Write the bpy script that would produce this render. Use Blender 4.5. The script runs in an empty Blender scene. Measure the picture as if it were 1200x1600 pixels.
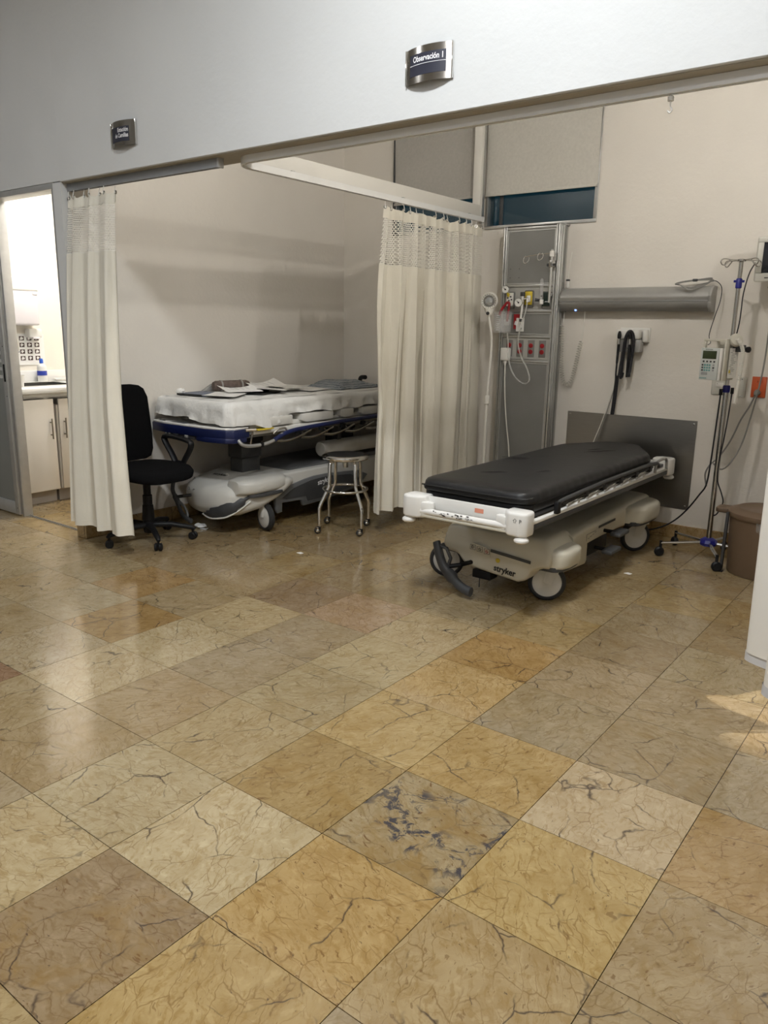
import bpy, bmesh, math, random
from mathutils import Vector, Matrix, noise

scene = bpy.context.scene
COL = scene.collection
PI = math.pi
random.seed(11)

# ------------------------------------------------------------------ camera
T = 0.40                                   # floor tile size in metres
F_PX, PITCH, ROLL, YAW = 1207.19, .234023, .016739, 2.21975
CAM = Vector((2.060454, -1.001888, 1.367545))
fwd = Vector((math.cos(YAW) * math.cos(PITCH), math.sin(YAW) * math.cos(PITCH), -math.sin(PITCH)))
rgt0 = Vector((math.sin(YAW), -math.cos(YAW), 0))
up0 = rgt0.cross(fwd)
rgt = rgt0 * math.cos(ROLL) + up0 * math.sin(ROLL)
upv = up0 * math.cos(ROLL) - rgt0 * math.sin(ROLL)
cam_data = bpy.data.cameras.new('camera')
cam = bpy.data.objects.new('camera', cam_data)
COL.objects.link(cam)
cam.matrix_world = Matrix(((rgt.x, upv.x, -fwd.x, CAM.x), (rgt.y, upv.y, -fwd.y, CAM.y),
                           (rgt.z, upv.z, -fwd.z, CAM.z), (0, 0, 0, 1)))
cam_data.sensor_fit = 'VERTICAL'
cam_data.sensor_height = 24.0
cam_data.lens = 24.0 * F_PX / 1600.0
cam_data.clip_start = 0.05
scene.camera = cam

# ------------------------------------------------------------------ world (night outside the windows)
world = bpy.data.worlds.new('night')
scene.world = world
world.use_nodes = True
world.node_tree.nodes['Background'].inputs[0].default_value = (.006, .020, .027, 1)
world.node_tree.nodes['Background'].inputs[1].default_value = 1.0

# ------------------------------------------------------------------ ceiling lights
def area(name, loc, size, power, color, shape='SQUARE', size_y=None, spread=PI):
    d = bpy.data.lights.new(name, 'AREA')
    d.energy = power; d.color = color; d.shape = shape; d.size = size
    if size_y: d.size_y = size_y
    d.spread = spread
    o = bpy.data.objects.new(name, d); COL.objects.link(o); o.location = loc
    return o

ZC = 3.0                                    # ceiling height in the bay
ZK = 3.7                                    # ceiling height in the corridor
area('corridor_light', (0.70, 0.20, ZK - .012), .40, 92, (.93, .97, 1.0))
area('corridor_light', (-2.9, -0.60, ZK - .012), .40, 24, (.95, .97, 1.0))
area('corridor_light', (1.2, -2.2, ZK - .012), .5, 45, (.97, .97, 1.0))
def bulb(name, loc, power, color, radius):
    d = bpy.data.lights.new(name, 'POINT'); d.energy = power; d.color = color; d.shadow_soft_size = radius
    o = bpy.data.objects.new(name, d); COL.objects.link(o); o.location = loc
    return o
bulb('bay_light', (0.76, 2.12, ZC - .075), 54, (1.0, .955, .885), .035)
bulb('bay_light', (3.2, 2.12, ZC - .075), 85, (1.0, .955, .885), .035)
bulb('bay_light', (-1.45, 2.15, ZC - .075), 10, (1.0, .955, .885), .035)
sd = bpy.data.lights.new('patch_spot_added', 'SPOT'); sd.energy = 420; sd.color = (1.0, .93, .82); sd.spot_size = math.radians(15); sd.spot_blend = .3; sd.shadow_soft_size = .03  # added spot with no known source, makes the floor patch by the right curtain
so_ = bpy.data.objects.new('patch_spot_added', sd); COL.objects.link(so_); so_.location = (3.25, 1.98, ZC - .03)
so_.rotation_euler = (Vector((1.56, 2.0, 0)) - so_.location).to_track_quat('-Z', 'Y').to_euler()
area('washroom_light', (-3.2, 2.45, 2.7 - .012), .5, 36, (1.0, .97, .92))

scene.view_settings.view_transform = 'Standard'
scene.view_settings.look = 'None'
scene.view_settings.exposure = 0.0
scene.view_settings.gamma = 1.0
scene.view_settings.use_curve_mapping = False
scene.cycles.max_bounces = 6
scene.cycles.use_light_tree = False
scene.cycles.glossy_bounces = 3
scene.cycles.transmission_bounces = 4
scene.cycles.transparent_max_bounces = 6
scene.cycles.caustics_reflective = False
scene.cycles.caustics_refractive = False

# ------------------------------------------------------------------ materials
MATS = {}
def mat(name, color, rough=.5, metal=0., var=.06, vscale=6., bump=0., bscale=60., spec=.5,
        alpha=None, trans=0., emit=None, estr=0., coat=0., aniso=0., stretch=None):
    m = bpy.data.materials.new(name); m.use_nodes = True
    nt = m.node_tree; b = nt.nodes['Principled BSDF']
    b.inputs['Roughness'].default_value = rough
    b.inputs['Metallic'].default_value = metal
    b.inputs['Specular IOR Level'].default_value = spec
    b.inputs['Transmission Weight'].default_value = trans
    b.inputs['Coat Weight'].default_value = coat
    if alpha is not None: b.inputs['Alpha'].default_value = alpha
    tc = nt.nodes.new('ShaderNodeTexCoord')
    src = tc.outputs['Object']
    if stretch:
        mp = nt.nodes.new('ShaderNodeMapping'); mp.inputs['Scale'].default_value = stretch
        nt.links.new(src, mp.inputs[0]); src = mp.outputs[0]
    n = nt.nodes.new('ShaderNodeTexNoise'); n.inputs['Scale'].default_value = vscale
    n.inputs['Detail'].default_value = 4
    nt.links.new(src, n.inputs['Vector'])
    r = nt.nodes.new('ShaderNodeValToRGB')
    c0 = tuple(max(0, c * (1 - var)) for c in color[:3]) + (1,)
    c1 = tuple(min(1, c * (1 + var)) for c in color[:3]) + (1,)
    r.color_ramp.elements[0].position = .3; r.color_ramp.elements[1].position = .7
    r.color_ramp.elements[0].color = c0; r.color_ramp.elements[1].color = c1
    nt.links.new(n.outputs['Fac'], r.inputs[0])
    nt.links.new(r.outputs[0], b.inputs['Base Color'])
    if bump:
        n2 = nt.nodes.new('ShaderNodeTexNoise'); n2.inputs['Scale'].default_value = bscale
        n2.inputs['Detail'].default_value = 3
        nt.links.new(src, n2.inputs['Vector'])
        bp = nt.nodes.new('ShaderNodeBump'); bp.inputs['Strength'].default_value = bump
        bp.inputs['Distance'].default_value = .01
        nt.links.new(n2.outputs['Fac'], bp.inputs['Height'])
        nt.links.new(bp.outputs[0], b.inputs['Normal'])
    if emit:
        b.inputs['Emission Color'].default_value = tuple(emit) + (1,)
        b.inputs['Emission Strength'].default_value = estr
    MATS[name] = m
    return m

M = MATS
mat('plaster_white', (.66, .665, .66), .75, var=.025, vscale=2.5, bump=.12, bscale=35)
mat('plaster_beige', (.76, .72, .66), .7, var=.03, vscale=2, bump=.18, bscale=40)
mat('plaster_cream', (.82, .77, .68), .75, var=.02, vscale=3, bump=.06, bscale=90)
mat('ceiling_paint', (.82, .82, .80), .85, var=.02)
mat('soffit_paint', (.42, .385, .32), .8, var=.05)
mat('grout', (.05, .04, .03), .8, var=.2)
mat('aluminium', (.56, .56, .55), .32, .85, var=.05, vscale=20)
mat('aluminium_satin', (.50, .50, .49), .42, .6, var=.05, vscale=20)
mat('white_metal', (.78, .765, .72), .4, var=.02)
mat('white_plastic', (.80, .785, .75), .38, var=.02)
mat('frame_white', (.74, .715, .66), .5, var=.02)
mat('track_white', (.85, .85, .84), .35, .15, var=.02)
mat('track_grey', (.33, .34, .35), .4, .5, var=.05)
mat('cloth_cream', (.76, .72, .62), .9, var=.04, vscale=4, bump=.25, bscale=220)
mat('cloth_white', (.72, .715, .69), .85, var=.05, vscale=5, bump=.3, bscale=60)
mat('vinyl_curtain', (.78, .755, .70), .55, var=.03, vscale=3, bump=.05, bscale=120)
mat('vinyl_hem', (.60, .60, .61), .45, var=.03)
mat('net_thread', (.80, .77, .69), .9, var=.05)
mat('shade_grey', (.44, .42, .385), .9, var=.05, vscale=60, bump=.15, bscale=400)
mat('shade_beige', (.56, .54, .49), .9, var=.05, vscale=60, bump=.15, bscale=400)
mat('black_fabric', (.004, .004, .0045), .95, var=.3, vscale=120, bump=.3, bscale=500, spec=.1)
mat('black_plastic', (.007, .007, .008), .5, var=.2, spec=.3)
mat('black_vinyl', (.010, .010, .0105), .42, var=.2, vscale=3, bump=.12, bscale=9, spec=.32)
mat('rubber', (.02, .02, .02), .65, var=.2)
mat('dark_grey_plastic', (.055, .057, .06), .45, var=.12)
mat('mid_grey_plastic', (.14, .145, .15), .45, var=.1)
mat('charcoal', (.035, .036, .038), .5, var=.1)
mat('bed_shell', (.60, .57, .475), .33, var=.03, vscale=4, bump=.05, bscale=150)
mat('bed_shell_grey', (.60, .59, .55), .33, var=.03, vscale=4)
mat('bed_white', (.80, .79, .76), .35, var=.02)
mat('hub_white', (.68, .67, .63), .4, var=.06, vscale=12)
mat('navy', (.006, .012, .065), .38, var=.15)
mat('navy_fabric', (.02, .03, .075), .6, var=.2)
mat('hub_blue', (.012, .014, .20), .4, var=.1)
mat('chrome', (.78, .77, .75), .10, 1.0, var=.03)
mat('steel_pole', (.50, .49, .47), .2, 1.0, var=.05)
mat('steel_brushed', (.36, .345, .32), .30, 1.0, var=.04, vscale=8, stretch=(1, 1, 30))
mat('steel_sign', (.42, .395, .36), .2, 1.0, var=.06, vscale=30, stretch=(30, 1, 1))
mat('sign_face', (.022, .023, .04), .5, var=.1)
mat('print_white', (.85, .85, .86), .6, var=.02)
mat('print_black', (.012, .012, .012), .6, var=.1)
mat('print_grey', (.32, .32, .32), .6, var=.1)
mat('panel_grey', (.20, .198, .188), .5, var=.05)
mat('panel_light', (.40, .395, .37), .5, var=.04)
mat('lamp_grey', (.235, .23, .215), .42, .3, var=.05)
mat('lamp_grey_light', (.35, .345, .33), .4, .3, var=.05)
mat('red_plastic', (.30, .008, .012), .4, var=.1)
mat('orange_plate', (.50, .085, .02), .45, var=.06)
mat('yellow_plastic', (.62, .47, .03), .4, var=.08)
mat('green_dark', (.008, .025, .02), .35, var=.2)
mat('teal_key', (.12, .30, .29), .5, var=.1)
mat('lcd_green', (.035, .05, .02), .25, var=.2)
mat('pump_face', (.55, .57, .55), .45, var=.02)
mat('pump_body', (.60, .575, .50), .45, var=.03)
mat('cord_white', (.80, .78, .72), .5, var=.03)
mat('cord_white_shaded', (.50, .48, .42), .5, var=.05)  # white cord darkened, imitates the shading along the coil
mat('cord_grey', (.22, .215, .20), .55, var=.06)
mat('cord_black', (.012, .012, .016), .5, var=.1)
mat('bin_brown', (.15, .10, .062), .5, var=.05, vscale=5)
mat('bag_film', (.8, .8, .78), .25, var=.02, alpha=.32)
mat('clear_plastic', (.9, .9, .9), .08, var=.01, alpha=.22)
mat('clear_tube', (.85, .85, .82), .15, var=.01, alpha=.30)
mat('paper_white', (.82, .81, .78), .8, var=.02)
mat('paper_cream', (.74, .73, .69), .8, var=.02)
mat('folder_blue', (.13, .15, .20), .6, var=.1)
mat('roll_brown', (.115, .085, .07), .85, var=.3, vscale=40, bump=.3, bscale=100)
mat('wedge_grey', (.27, .265, .25), .7, var=.1)
mat('counter_white', (.80, .79, .76), .3, var=.02)
mat('cabinet_cream', (.76, .715, .64), .5, var=.015)
mat('toekick', (.38, .345, .30), .7, var=.05)
mat('sink_steel', (.45, .45, .44), .25, 1.0, var=.05)
mat('bottle_blue', (.03, .12, .60), .35, var=.05)
mat('label_blue', (.03, .06, .45), .5, var=.3, vscale=50)
mat('dispenser_lilac', (.74, .70, .72), .3, var=.02)
mat('tan_rubber', (.10, .10, .10), .6, var=.1)
mat('screen_dark', (.012, .014, .018), .15, var=.1)
mat('monitor_beige', (.58, .57, .52), .45, var=.02)
mat('led_blue', (.1, .2, 1), .4, emit=(.12, .22, 1.0), estr=6)
mat('skin_print', (.07, .04, .035), .7, var=.6, vscale=70)
mat('glass_lens', (.5, .5, .48), .08, .7, var=.05)
mat('bronze_handle', (.30, .27, .22), .3, .9, var=.05)
mat('orange_sticker', (.75, .30, .20), .5, var=.1)

# thin window pane
gm = bpy.data.materials.new('window_glass'); gm.use_nodes = True
gb = gm.node_tree.nodes['Principled BSDF']
gb.inputs['Base Color'].default_value = (.75, .9, .95, 1); gb.inputs['Roughness'].default_value = .02
gb.inputs['Transmission Weight'].default_value = 1.0; gb.inputs['IOR'].default_value = 1.45
M['window_glass'] = gm
# frosted glass of the sliding door
fm = mat('frosted_glass', (.30, .315, .30), .35, var=.05, trans=.35)
fs = mat('frosted_band', (.80, .81, .80), .5, var=.02, trans=.2)

# dotted blue cloth
def dotted():
    m = bpy.data.materials.new('cloth_dotted'); m.use_nodes = True; nt = m.node_tree
    b = nt.nodes['Principled BSDF']; b.inputs['Roughness'].default_value = .9
    tc = nt.nodes.new('ShaderNodeTexCoord'); v = nt.nodes.new('ShaderNodeTexVoronoi'); v.inputs['Scale'].default_value = 75
    v.inputs['Randomness'].default_value = .25
    nt.links.new(tc.outputs['Object'], v.inputs['Vector'])
    r = nt.nodes.new('ShaderNodeValToRGB')
    r.color_ramp.elements[0].position = .30; r.color_ramp.elements[1].position = .42
    r.color_ramp.elements[0].color = (.03, .045, .08, 1); r.color_ramp.elements[1].color = (.32, .345, .36, 1)
    nt.links.new(v.outputs['Distance'], r.inputs[0]); nt.links.new(r.outputs[0], b.inputs['Base Color'])
    M['cloth_dotted'] = m
dotted()

# polished marble; each tile carries its own ground colour (object colour, bay shade mixed in) and stain share (alpha)
def marble():
    m = bpy.data.materials.new('marble'); m.use_nodes = True; nt = m.node_tree; L = nt.links
    N = lambda t: nt.nodes.new(t)
    b = nt.nodes['Principled BSDF']
    oi = N('ShaderNodeObjectInfo'); tc = N('ShaderNodeTexCoord')
    sc = N('ShaderNodeMath'); sc.operation = 'MULTIPLY'; sc.inputs[1].default_value = 57.0
    L.new(oi.outputs['Random'], sc.inputs[0])
    cmb = N('ShaderNodeCombineXYZ'); L.new(sc.outputs[0], cmb.inputs[2]); L.new(sc.outputs[0], cmb.inputs[0])
    ang = N('ShaderNodeMath'); ang.operation = 'MULTIPLY'; ang.inputs[1].default_value = 31.0
    L.new(oi.outputs['Random'], ang.inputs[0])
    rot = N('ShaderNodeVectorRotate'); rot.rotation_type = 'Z_AXIS'
    L.new(tc.outputs['Object'], rot.inputs['Vector']); L.new(ang.outputs[0], rot.inputs['Angle'])
    add = N('ShaderNodeVectorMath'); add.operation = 'ADD'
    L.new(rot.outputs[0], add.inputs[0]); L.new(cmb.outputs[0], add.inputs[1])
    P = add.outputs[0]
    def nz(scale, detail, src=P, dist=0., rough=.55):
        n = N('ShaderNodeTexNoise'); n.inputs['Scale'].default_value = scale; n.inputs['Detail'].default_value = detail
        n.inputs['Distortion'].default_value = dist; n.inputs['Roughness'].default_value = rough
        L.new(src, n.inputs['Vector']); return n.outputs['Fac']
    def ramp(fac, p0, p1, a=(0, 0, 0, 1), c=(1, 1, 1, 1)):
        r = N('ShaderNodeValToRGB'); r.color_ramp.elements[0].position = p0; r.color_ramp.elements[1].position = p1
        r.color_ramp.elements[0].color = a; r.color_ramp.elements[1].color = c
        L.new(fac, r.inputs[0]); return r.outputs[0]
    def mul(a, bb):
        n = N('ShaderNodeMath'); n.operation = 'MULTIPLY'
        for k, s in enumerate((a, bb)):
            if isinstance(s, (int, float)): n.inputs[k].default_value = s
            else: L.new(s, n.inputs[k])
        return n.outputs[0]
    def mix(fac, a, bb, mode='MIX'):
        n = N('ShaderNodeMix'); n.data_type = 'RGBA'; n.blend_type = mode
        if isinstance(fac, (int, float)): n.inputs[0].default_value = fac
        else: L.new(fac, n.inputs[0])
        for k, s in ((6, a), (7, bb)):
            if isinstance(s, tuple): n.inputs[k].default_value = s
            else: L.new(s, n.inputs[k])
        return n.outputs[2]
    # warped coordinates
    nv = N('ShaderNodeTexNoise'); nv.inputs['Scale'].default_value = 7; nv.inputs['Detail'].default_value = 4
    L.new(P, nv.inputs['Vector'])
    sub = N('ShaderNodeVectorMath'); sub.operation = 'SUBTRACT'; sub.inputs[1].default_value = (.5, .5, .5)
    L.new(nv.outputs['Color'], sub.inputs[0])
    scl = N('ShaderNodeVectorMath'); scl.operation = 'SCALE'; scl.inputs['Scale'].default_value = .10
    L.new(sub.outputs[0], scl.inputs[0])
    wp = N('ShaderNodeVectorMath'); wp.operation = 'ADD'; L.new(P, wp.inputs[0]); L.new(scl.outputs[0], wp.inputs[1])
    WP = wp.outputs[0]
    st = N('ShaderNodeMapping'); st.inputs['Scale'].default_value = (1.0, 2.4, 1.0); L.new(WP, st.inputs[0])
    base = oi.outputs['Color']
    # ground mottling
    c = mix(ramp(nz(9, 8, WP, 0., .65), .35, .68), mix(1.0, base, (.80, .75, .66, 1), 'MULTIPLY'), base)
    c = mix(mul(ramp(nz(26, 6, st.outputs[0], .4, .62), .50, .62), .75), c, mix(1.0, base, (.70, .62, .47, 1), 'MULTIPLY'))
    c = mix(mul(ramp(nz(40, 3, WP), .56, .66), .35), c, mix(1.0, base, (1.22, 1.25, 1.3, 1), 'MULTIPLY'))
    # ochre stains
    oc = mul(ramp(nz(6, 7, WP, .6, .65), .50, .63), oi.outputs['Alpha'])
    c = mix(mul(oc, .62), c, (.25, .145, .035, 1))
    sp = mul(ramp(nz(34, 2, st.outputs[0]), .66, .70), oi.outputs['Alpha'])
    c = mix(mul(sp, .85), c, (.13, .06, .015, 1))
    # fine hairline veins
    def crack(scale, width, src, mask):
        v = N('ShaderNodeTexVoronoi'); v.feature = 'DISTANCE_TO_EDGE'; v.inputs['Scale'].default_value = scale
        L.new(src, v.inputs['Vector'])
        return mul(ramp(v.outputs['Distance'], 0.0, width, (1, 1, 1, 1), (0, 0, 0, 1)), mask)
    m1 = ramp(nz(8, 3), .46, .62)
    m2 = ramp(nz(11, 3), .40, .56)
    c = mix(mul(crack(10, .030, st.outputs[0], m2), .70), c, mix(1.0, base, (.42, .32, .20, 1), 'MULTIPLY'))
    c = mix(mul(crack(21, .035, WP, m2), .35), c, mix(1.0, base, (.55, .45, .32, 1), 'MULTIPLY'))
    c = mix(mul(ramp(nz(48, 3, st.outputs[0]), .70, .73), .7), c, (.07, .045, .03, 1))
    c = mix(mul(crack(5.0, .017, WP, m1), .95), c, (.045, .03, .022, 1))
    # grey pockets in the heavily stained tiles only
    gp = N('ShaderNodeMath'); gp.operation = 'GREATER_THAN'; gp.inputs[1].default_value = .93
    L.new(oi.outputs['Alpha'], gp.inputs[0])
    c = mix(mul(mul(ramp(nz(16, 8, WP, 1.2, .7), .51, .57), ramp(nz(5, 2, P), .46, .58)), gp.outputs[0]), c, (.055, .05, .055, 1))
    L.new(c, b.inputs['Base Color'])
    rr = N('ShaderNodeMapRange'); rr.inputs['To Min'].default_value = .09; rr.inputs['To Max'].default_value = .17
    L.new(nz(5, 4), rr.inputs[0]); L.new(rr.outputs[0], b.inputs['Roughness'])
    b.inputs['Specular IOR Level'].default_value = .8
    bp = N('ShaderNodeBump'); bp.inputs['Strength'].default_value = .02; bp.inputs['Distance'].default_value = .004
    L.new(nz(3.5, 2), bp.inputs['Height']); L.new(bp.outputs[0], b.inputs['Normal'])
    M['marble'] = m
marble()

# ------------------------------------------------------------------ mesh helpers
def spline(pts, n=8, closed=False):
    pts = [Vector(p) for p in pts]; out = []; N = len(pts)
    segs = N if closed else N - 1
    for i in range(segs):
        if closed:
            p0, p1, p2, p3 = pts[i - 1], pts[i], pts[(i + 1) % N], pts[(i + 2) % N]
        else:
            p0 = pts[max(i - 1, 0)]; p1 = pts[i]; p2 = pts[i + 1]; p3 = pts[min(i + 2, N - 1)]
        for k in range(n):
            t = k / n
            out.append(.5 * (2 * p1 + (p2 - p0) * t + (2 * p0 - 5 * p1 + 4 * p2 - p3) * t * t + (3 * p1 - p0 - 3 * p2 + p3) * t ** 3))
    if not closed: out.append(pts[-1])
    return out

def coil(pts, R, turns, k=9):
    """helix of radius R wound round the path pts"""
    path = spline(pts, 14)
    L = [0]
    for a, b in zip(path, path[1:]): L.append(L[-1] + (b - a).length)
    out = []; tot = turns * k
    up = Vector((0.13, .2, .97)); j = 0
    nrm = None
    for i in range(tot + 1):
        d = L[-1] * i / tot
        while j < len(path) - 2 and L[j + 1] < d: j += 1
        t = (d - L[j]) / max(1e-9, L[j + 1] - L[j])
        c = path[j].lerp(path[j + 1], t); tg = (path[j + 1] - path[j]).normalized()
        if nrm is None: nrm = tg.orthogonal().normalized()
        nrm = (nrm - tg * nrm.dot(tg)).normalized(); bn = tg.cross(nrm)
        a = 2 * PI * i / k
        out.append(c + nrm * R * math.cos(a) + bn * R * math.sin(a))
    return out

class MB:
    def __init__(s): s.v = []; s.f = []
    def add(s, vs, fs):
        o = len(s.v); s.v += [Vector(p) for p in vs]; s.f += [[i + o for i in f] for f in fs]; return s
    def bm(s, bm, mx=None):
        bm.verts.index_update()
        s.add([(mx @ v.co) if mx else v.co.copy() for v in bm.verts], [[v.index for v in f.verts] for f in bm.faces]); bm.free(); return s
    def box(s, x0, x1, y0, y1, z0, z1, bev=0., seg=2, mx=None):
        b = bmesh.new(); bmesh.ops.create_cube(b, size=1)
        for v in b.verts:
            v.co = Vector(((x0 + x1) / 2 + v.co.x * (x1 - x0), (y0 + y1) / 2 + v.co.y * (y1 - y0), (z0 + z1) / 2 + v.co.z * (z1 - z0)))
        if bev: bmesh.ops.bevel(b, geom=b.edges[:], offset=bev, segments=seg, affect='EDGES', profile=.5)
        return s.bm(b, mx)
    def prism(s, poly, ax, a0, a1, bev=0., seg=2, mx=None):
        """extrude a 2D polygon along axis ax ('x': poly=(y,z), 'y': (x,z), 'z': (x,y))"""
        f = {'x': lambda p, a: (a, p[0], p[1]), 'y': lambda p, a: (p[0], a, p[1]), 'z': lambda p, a: (p[0], p[1], a)}[ax]
        b = bmesh.new(); n = len(poly)
        A = [b.verts.new(f(p, a0)) for p in poly]; B = [b.verts.new(f(p, a1)) for p in poly]
        b.faces.new(A); b.faces.new(B[::-1])
        for i in range(n): b.faces.new((A[i], B[i], B[(i + 1) % n], A[(i + 1) % n]))
        bmesh.ops.recalc_face_normals(b, faces=b.faces[:])
        if bev:
            E = [e for e in b.edges if e.calc_face_angle(0) > .5]
            bmesh.ops.bevel(b, geom=E, offset=bev, segments=seg, affect='EDGES', profile=.5)
        return s.bm(b, mx)
    def lathe(s, prof, c, d=(0, 0, 1), n=24):
        d = Vector(d).normalized(); a = d.orthogonal().normalized(); b = d.cross(a); c = Vector(c)
        vs = []; fs = []
        for (r, t) in prof:
            for k in range(n):
                g = 2 * PI * k / n
                vs.append(c + d * t + (a * math.cos(g) + b * math.sin(g)) * r)
        m = len(prof)
        for i in range(m - 1):
            for k in range(n):
                fs.append([i * n + k, i * n + (k + 1) % n, (i + 1) * n + (k + 1) % n, (i + 1) * n + k])
        if prof[0][0] > 1e-6: fs.append([k for k in range(n)][::-1])
        if prof[-1][0] > 1e-6: fs.append([(m - 1) * n + k for k in range(n)])
        return s.add(vs, fs)
    def cyl(s, p0, p1, r0, r1=None, n=16):
        p0 = Vector(p0); p1 = Vector(p1); r1 = r0 if r1 is None else r1
        return s.lathe([(r0, 0), (r1, (p1 - p0).length)], p0, p1 - p0, n)
    def ring(s, prof, c, d, n=32):
        """closed profile revolved (no caps)"""
        d = Vector(d).normalized(); a = d.orthogonal().normalized(); b = d.cross(a); c = Vector(c); vs = []; fs = []; m = len(prof)
        for (r, t) in prof:
            for k in range(n):
                g = 2 * PI * k / n; vs.append(c + d * t + (a * math.cos(g) + b * math.sin(g)) * r)
        for i in range(m):
            for k in range(n):
                j = (i + 1) % m
                fs.append([i * n + k, i * n + (k + 1) % n, j * n + (k + 1) % n, j * n + k])
        return s.add(vs, fs)
    def tube(s, path, r, n=8, closed=False, flat=None):
        path = [Vector(p) for p in path]; N = len(path); vs = []; fs = []
        rs = r if isinstance(r, (list, tuple)) else [r] * N
        nrm = None
        for i, p in enumerate(path):
            if closed: tg = path[(i + 1) % N] - path[i - 1]
            else: tg = path[min(i + 1, N - 1)] - path[max(i - 1, 0)]
            tg.normalize()
            if nrm is None:
                nrm = Vector(flat) if flat else tg.orthogonal()
            nrm = (nrm - tg * nrm.dot(tg)).normalized(); bn = tg.cross(nrm)
            rr = rs[i]
            ra, rb = rr if isinstance(rr, tuple) else (rr, rr)
            for k in range(n):
                g = 2 * PI * k / n
                vs.append(p + nrm * ra * math.cos(g) + bn * rb * math.sin(g))
        for i in range(N if closed else N - 1):
            j = (i + 1) % N
            for k in range(n):
                fs.append([i * n + k, i * n + (k + 1) % n, j * n + (k + 1) % n, j * n + k])
        if not closed:
            fs.append(list(range(n))[::-1]); fs.append([(N - 1) * n + k for k in range(n)])
        return s.add(vs, fs)
    def ball(s, c, r, n=16, m=10):
        r = r if isinstance(r, tuple) else (r, r, r); c = Vector(c); vs = [c + Vector((0, 0, r[2]))]; fs = []
        for i in range(1, m):
            th = PI * i / m
            for k in range(n):
                g = 2 * PI * k / n
                vs.append(c + Vector((r[0] * math.sin(th) * math.cos(g), r[1] * math.sin(th) * math.sin(g), r[2] * math.cos(th))))
        vs.append(c - Vector((0, 0, r[2])))
        for k in range(n): fs.append([0, 1 + k, 1 + (k + 1) % n])
        for i in range(m - 2):
            for k in range(n):
                a = 1 + i * n
                fs.append([a + k, a + n + k, a + n + (k + 1) % n, a + (k + 1) % n])
        a = 1 + (m - 2) * n
        for k in range(n): fs.append([a + k, len(vs) - 1, a + (k + 1) % n])
        return s.add(vs, fs)
    def grid(s, rows, close_u=False):
        nr = len(rows); nc = len(rows[0]); vs = [p for r in rows for p in r]; fs = []
        for i in range(nr - 1):
            for k in range(nc if close_u else nc - 1):
                j = (k + 1) % nc
                fs.append([i * nc + k, i * nc + j, (i + 1) * nc + j, (i + 1) * nc + k])
        return s.add(vs, fs)
    def loft(s, secs):
        """closed sections of equal length, capped"""
        n = len(secs[0]); s.grid(secs, True)
        o = len(s.v) - n * len(secs)
        s.f.append([o + k for k in range(n)][::-1]); s.f.append([o + (len(secs) - 1) * n + k for k in range(n)])
        return s

ORIG = {}
def root_of(o):
    while o.parent: o = o.parent
    return o

def build(mb, name, material, parent=None, org=None, smooth=40, sub=0, thick=0.):
    """one mesh object; vertices are given in world space and stored relative to the thing's root"""
    if parent is not None: org = ORIG[root_of(parent).name]
    elif org is None:
        xs = [v.x for v in mb.v]; ys = [v.y for v in mb.v]; zs = [v.z for v in mb.v]
        org = Vector(((min(xs) + max(xs)) / 2, (min(ys) + max(ys)) / 2, min(zs)))
    org = Vector(org)
    me = bpy.data.meshes.new(name)
    me.from_pydata([v - org for v in mb.v], [], mb.f); me.validate()
    b = bmesh.new(); b.from_mesh(me)
    bmesh.ops.recalc_face_normals(b, faces=b.faces[:]); b.to_mesh(me); b.free()
    me.materials.append(M[material])
    if smooth:
        me.polygons.foreach_set('use_smooth', [True] * len(me.polygons))
        me.set_sharp_from_angle(angle=math.radians(smooth))
    o = bpy.data.objects.new(name, me); COL.objects.link(o)
    if parent is None:
        o.location = org; ORIG[o.name] = org
    else: o.parent = parent
    if thick:
        md = o.modifiers.new('thickness', 'SOLIDIFY'); md.thickness = thick; md.offset = 0; md.use_rim = False
    if sub:
        md = o.modifiers.new('subdivision', 'SUBSURF'); md.levels = sub; md.render_levels = sub
    return o

def tag(o, label, cat, group=None):
    o['label'] = label; o['category'] = cat
    if group: o['group'] = group
    return o
def thing(name, label, cat, loc, group=None):
    o = bpy.data.objects.new(name, None); COL.objects.link(o); o.location = loc; o.empty_display_size = .05
    ORIG[o.name] = Vector(loc); return tag(o, label, cat, group)
def structure(o): o['kind'] = 'structure'; return o
def sgroup(name, loc):
    o = bpy.data.objects.new(name, None); COL.objects.link(o); o.location = loc; ORIG[o.name] = Vector(loc); return structure(o)
def stuff(o): o['kind'] = 'stuff'; return o

def text(body, size, material, parent, mx, name='lettering', bend=None, shear=0., xs=1., weight=0.):
    c = bpy.data.curves.new('txt', 'FONT'); c.body = body; c.size = size; c.align_x = 'CENTER'; c.align_y = 'CENTER'
    c.shear = shear; c.offset = weight; c.resolution_u = 3
    o = bpy.data.objects.new('txt', c); COL.objects.link(o)
    dg = bpy.context.evaluated_depsgraph_get()
    me = bpy.data.meshes.new_from_object(o.evaluated_get(dg))
    bpy.data.objects.remove(o); bpy.data.curves.remove(c)
    mb = MB(); vs = []
    for v in me.vertices:
        p = Vector((v.co.x * xs, v.co.y, v.co.z))
        if bend: p = bend(p)
        vs.append(mx @ p)
    mb.add(vs, [list(p.vertices) for p in me.polygons])
    bpy.data.meshes.remove(me)
    return build(mb, name, material, parent, smooth=0)

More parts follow.
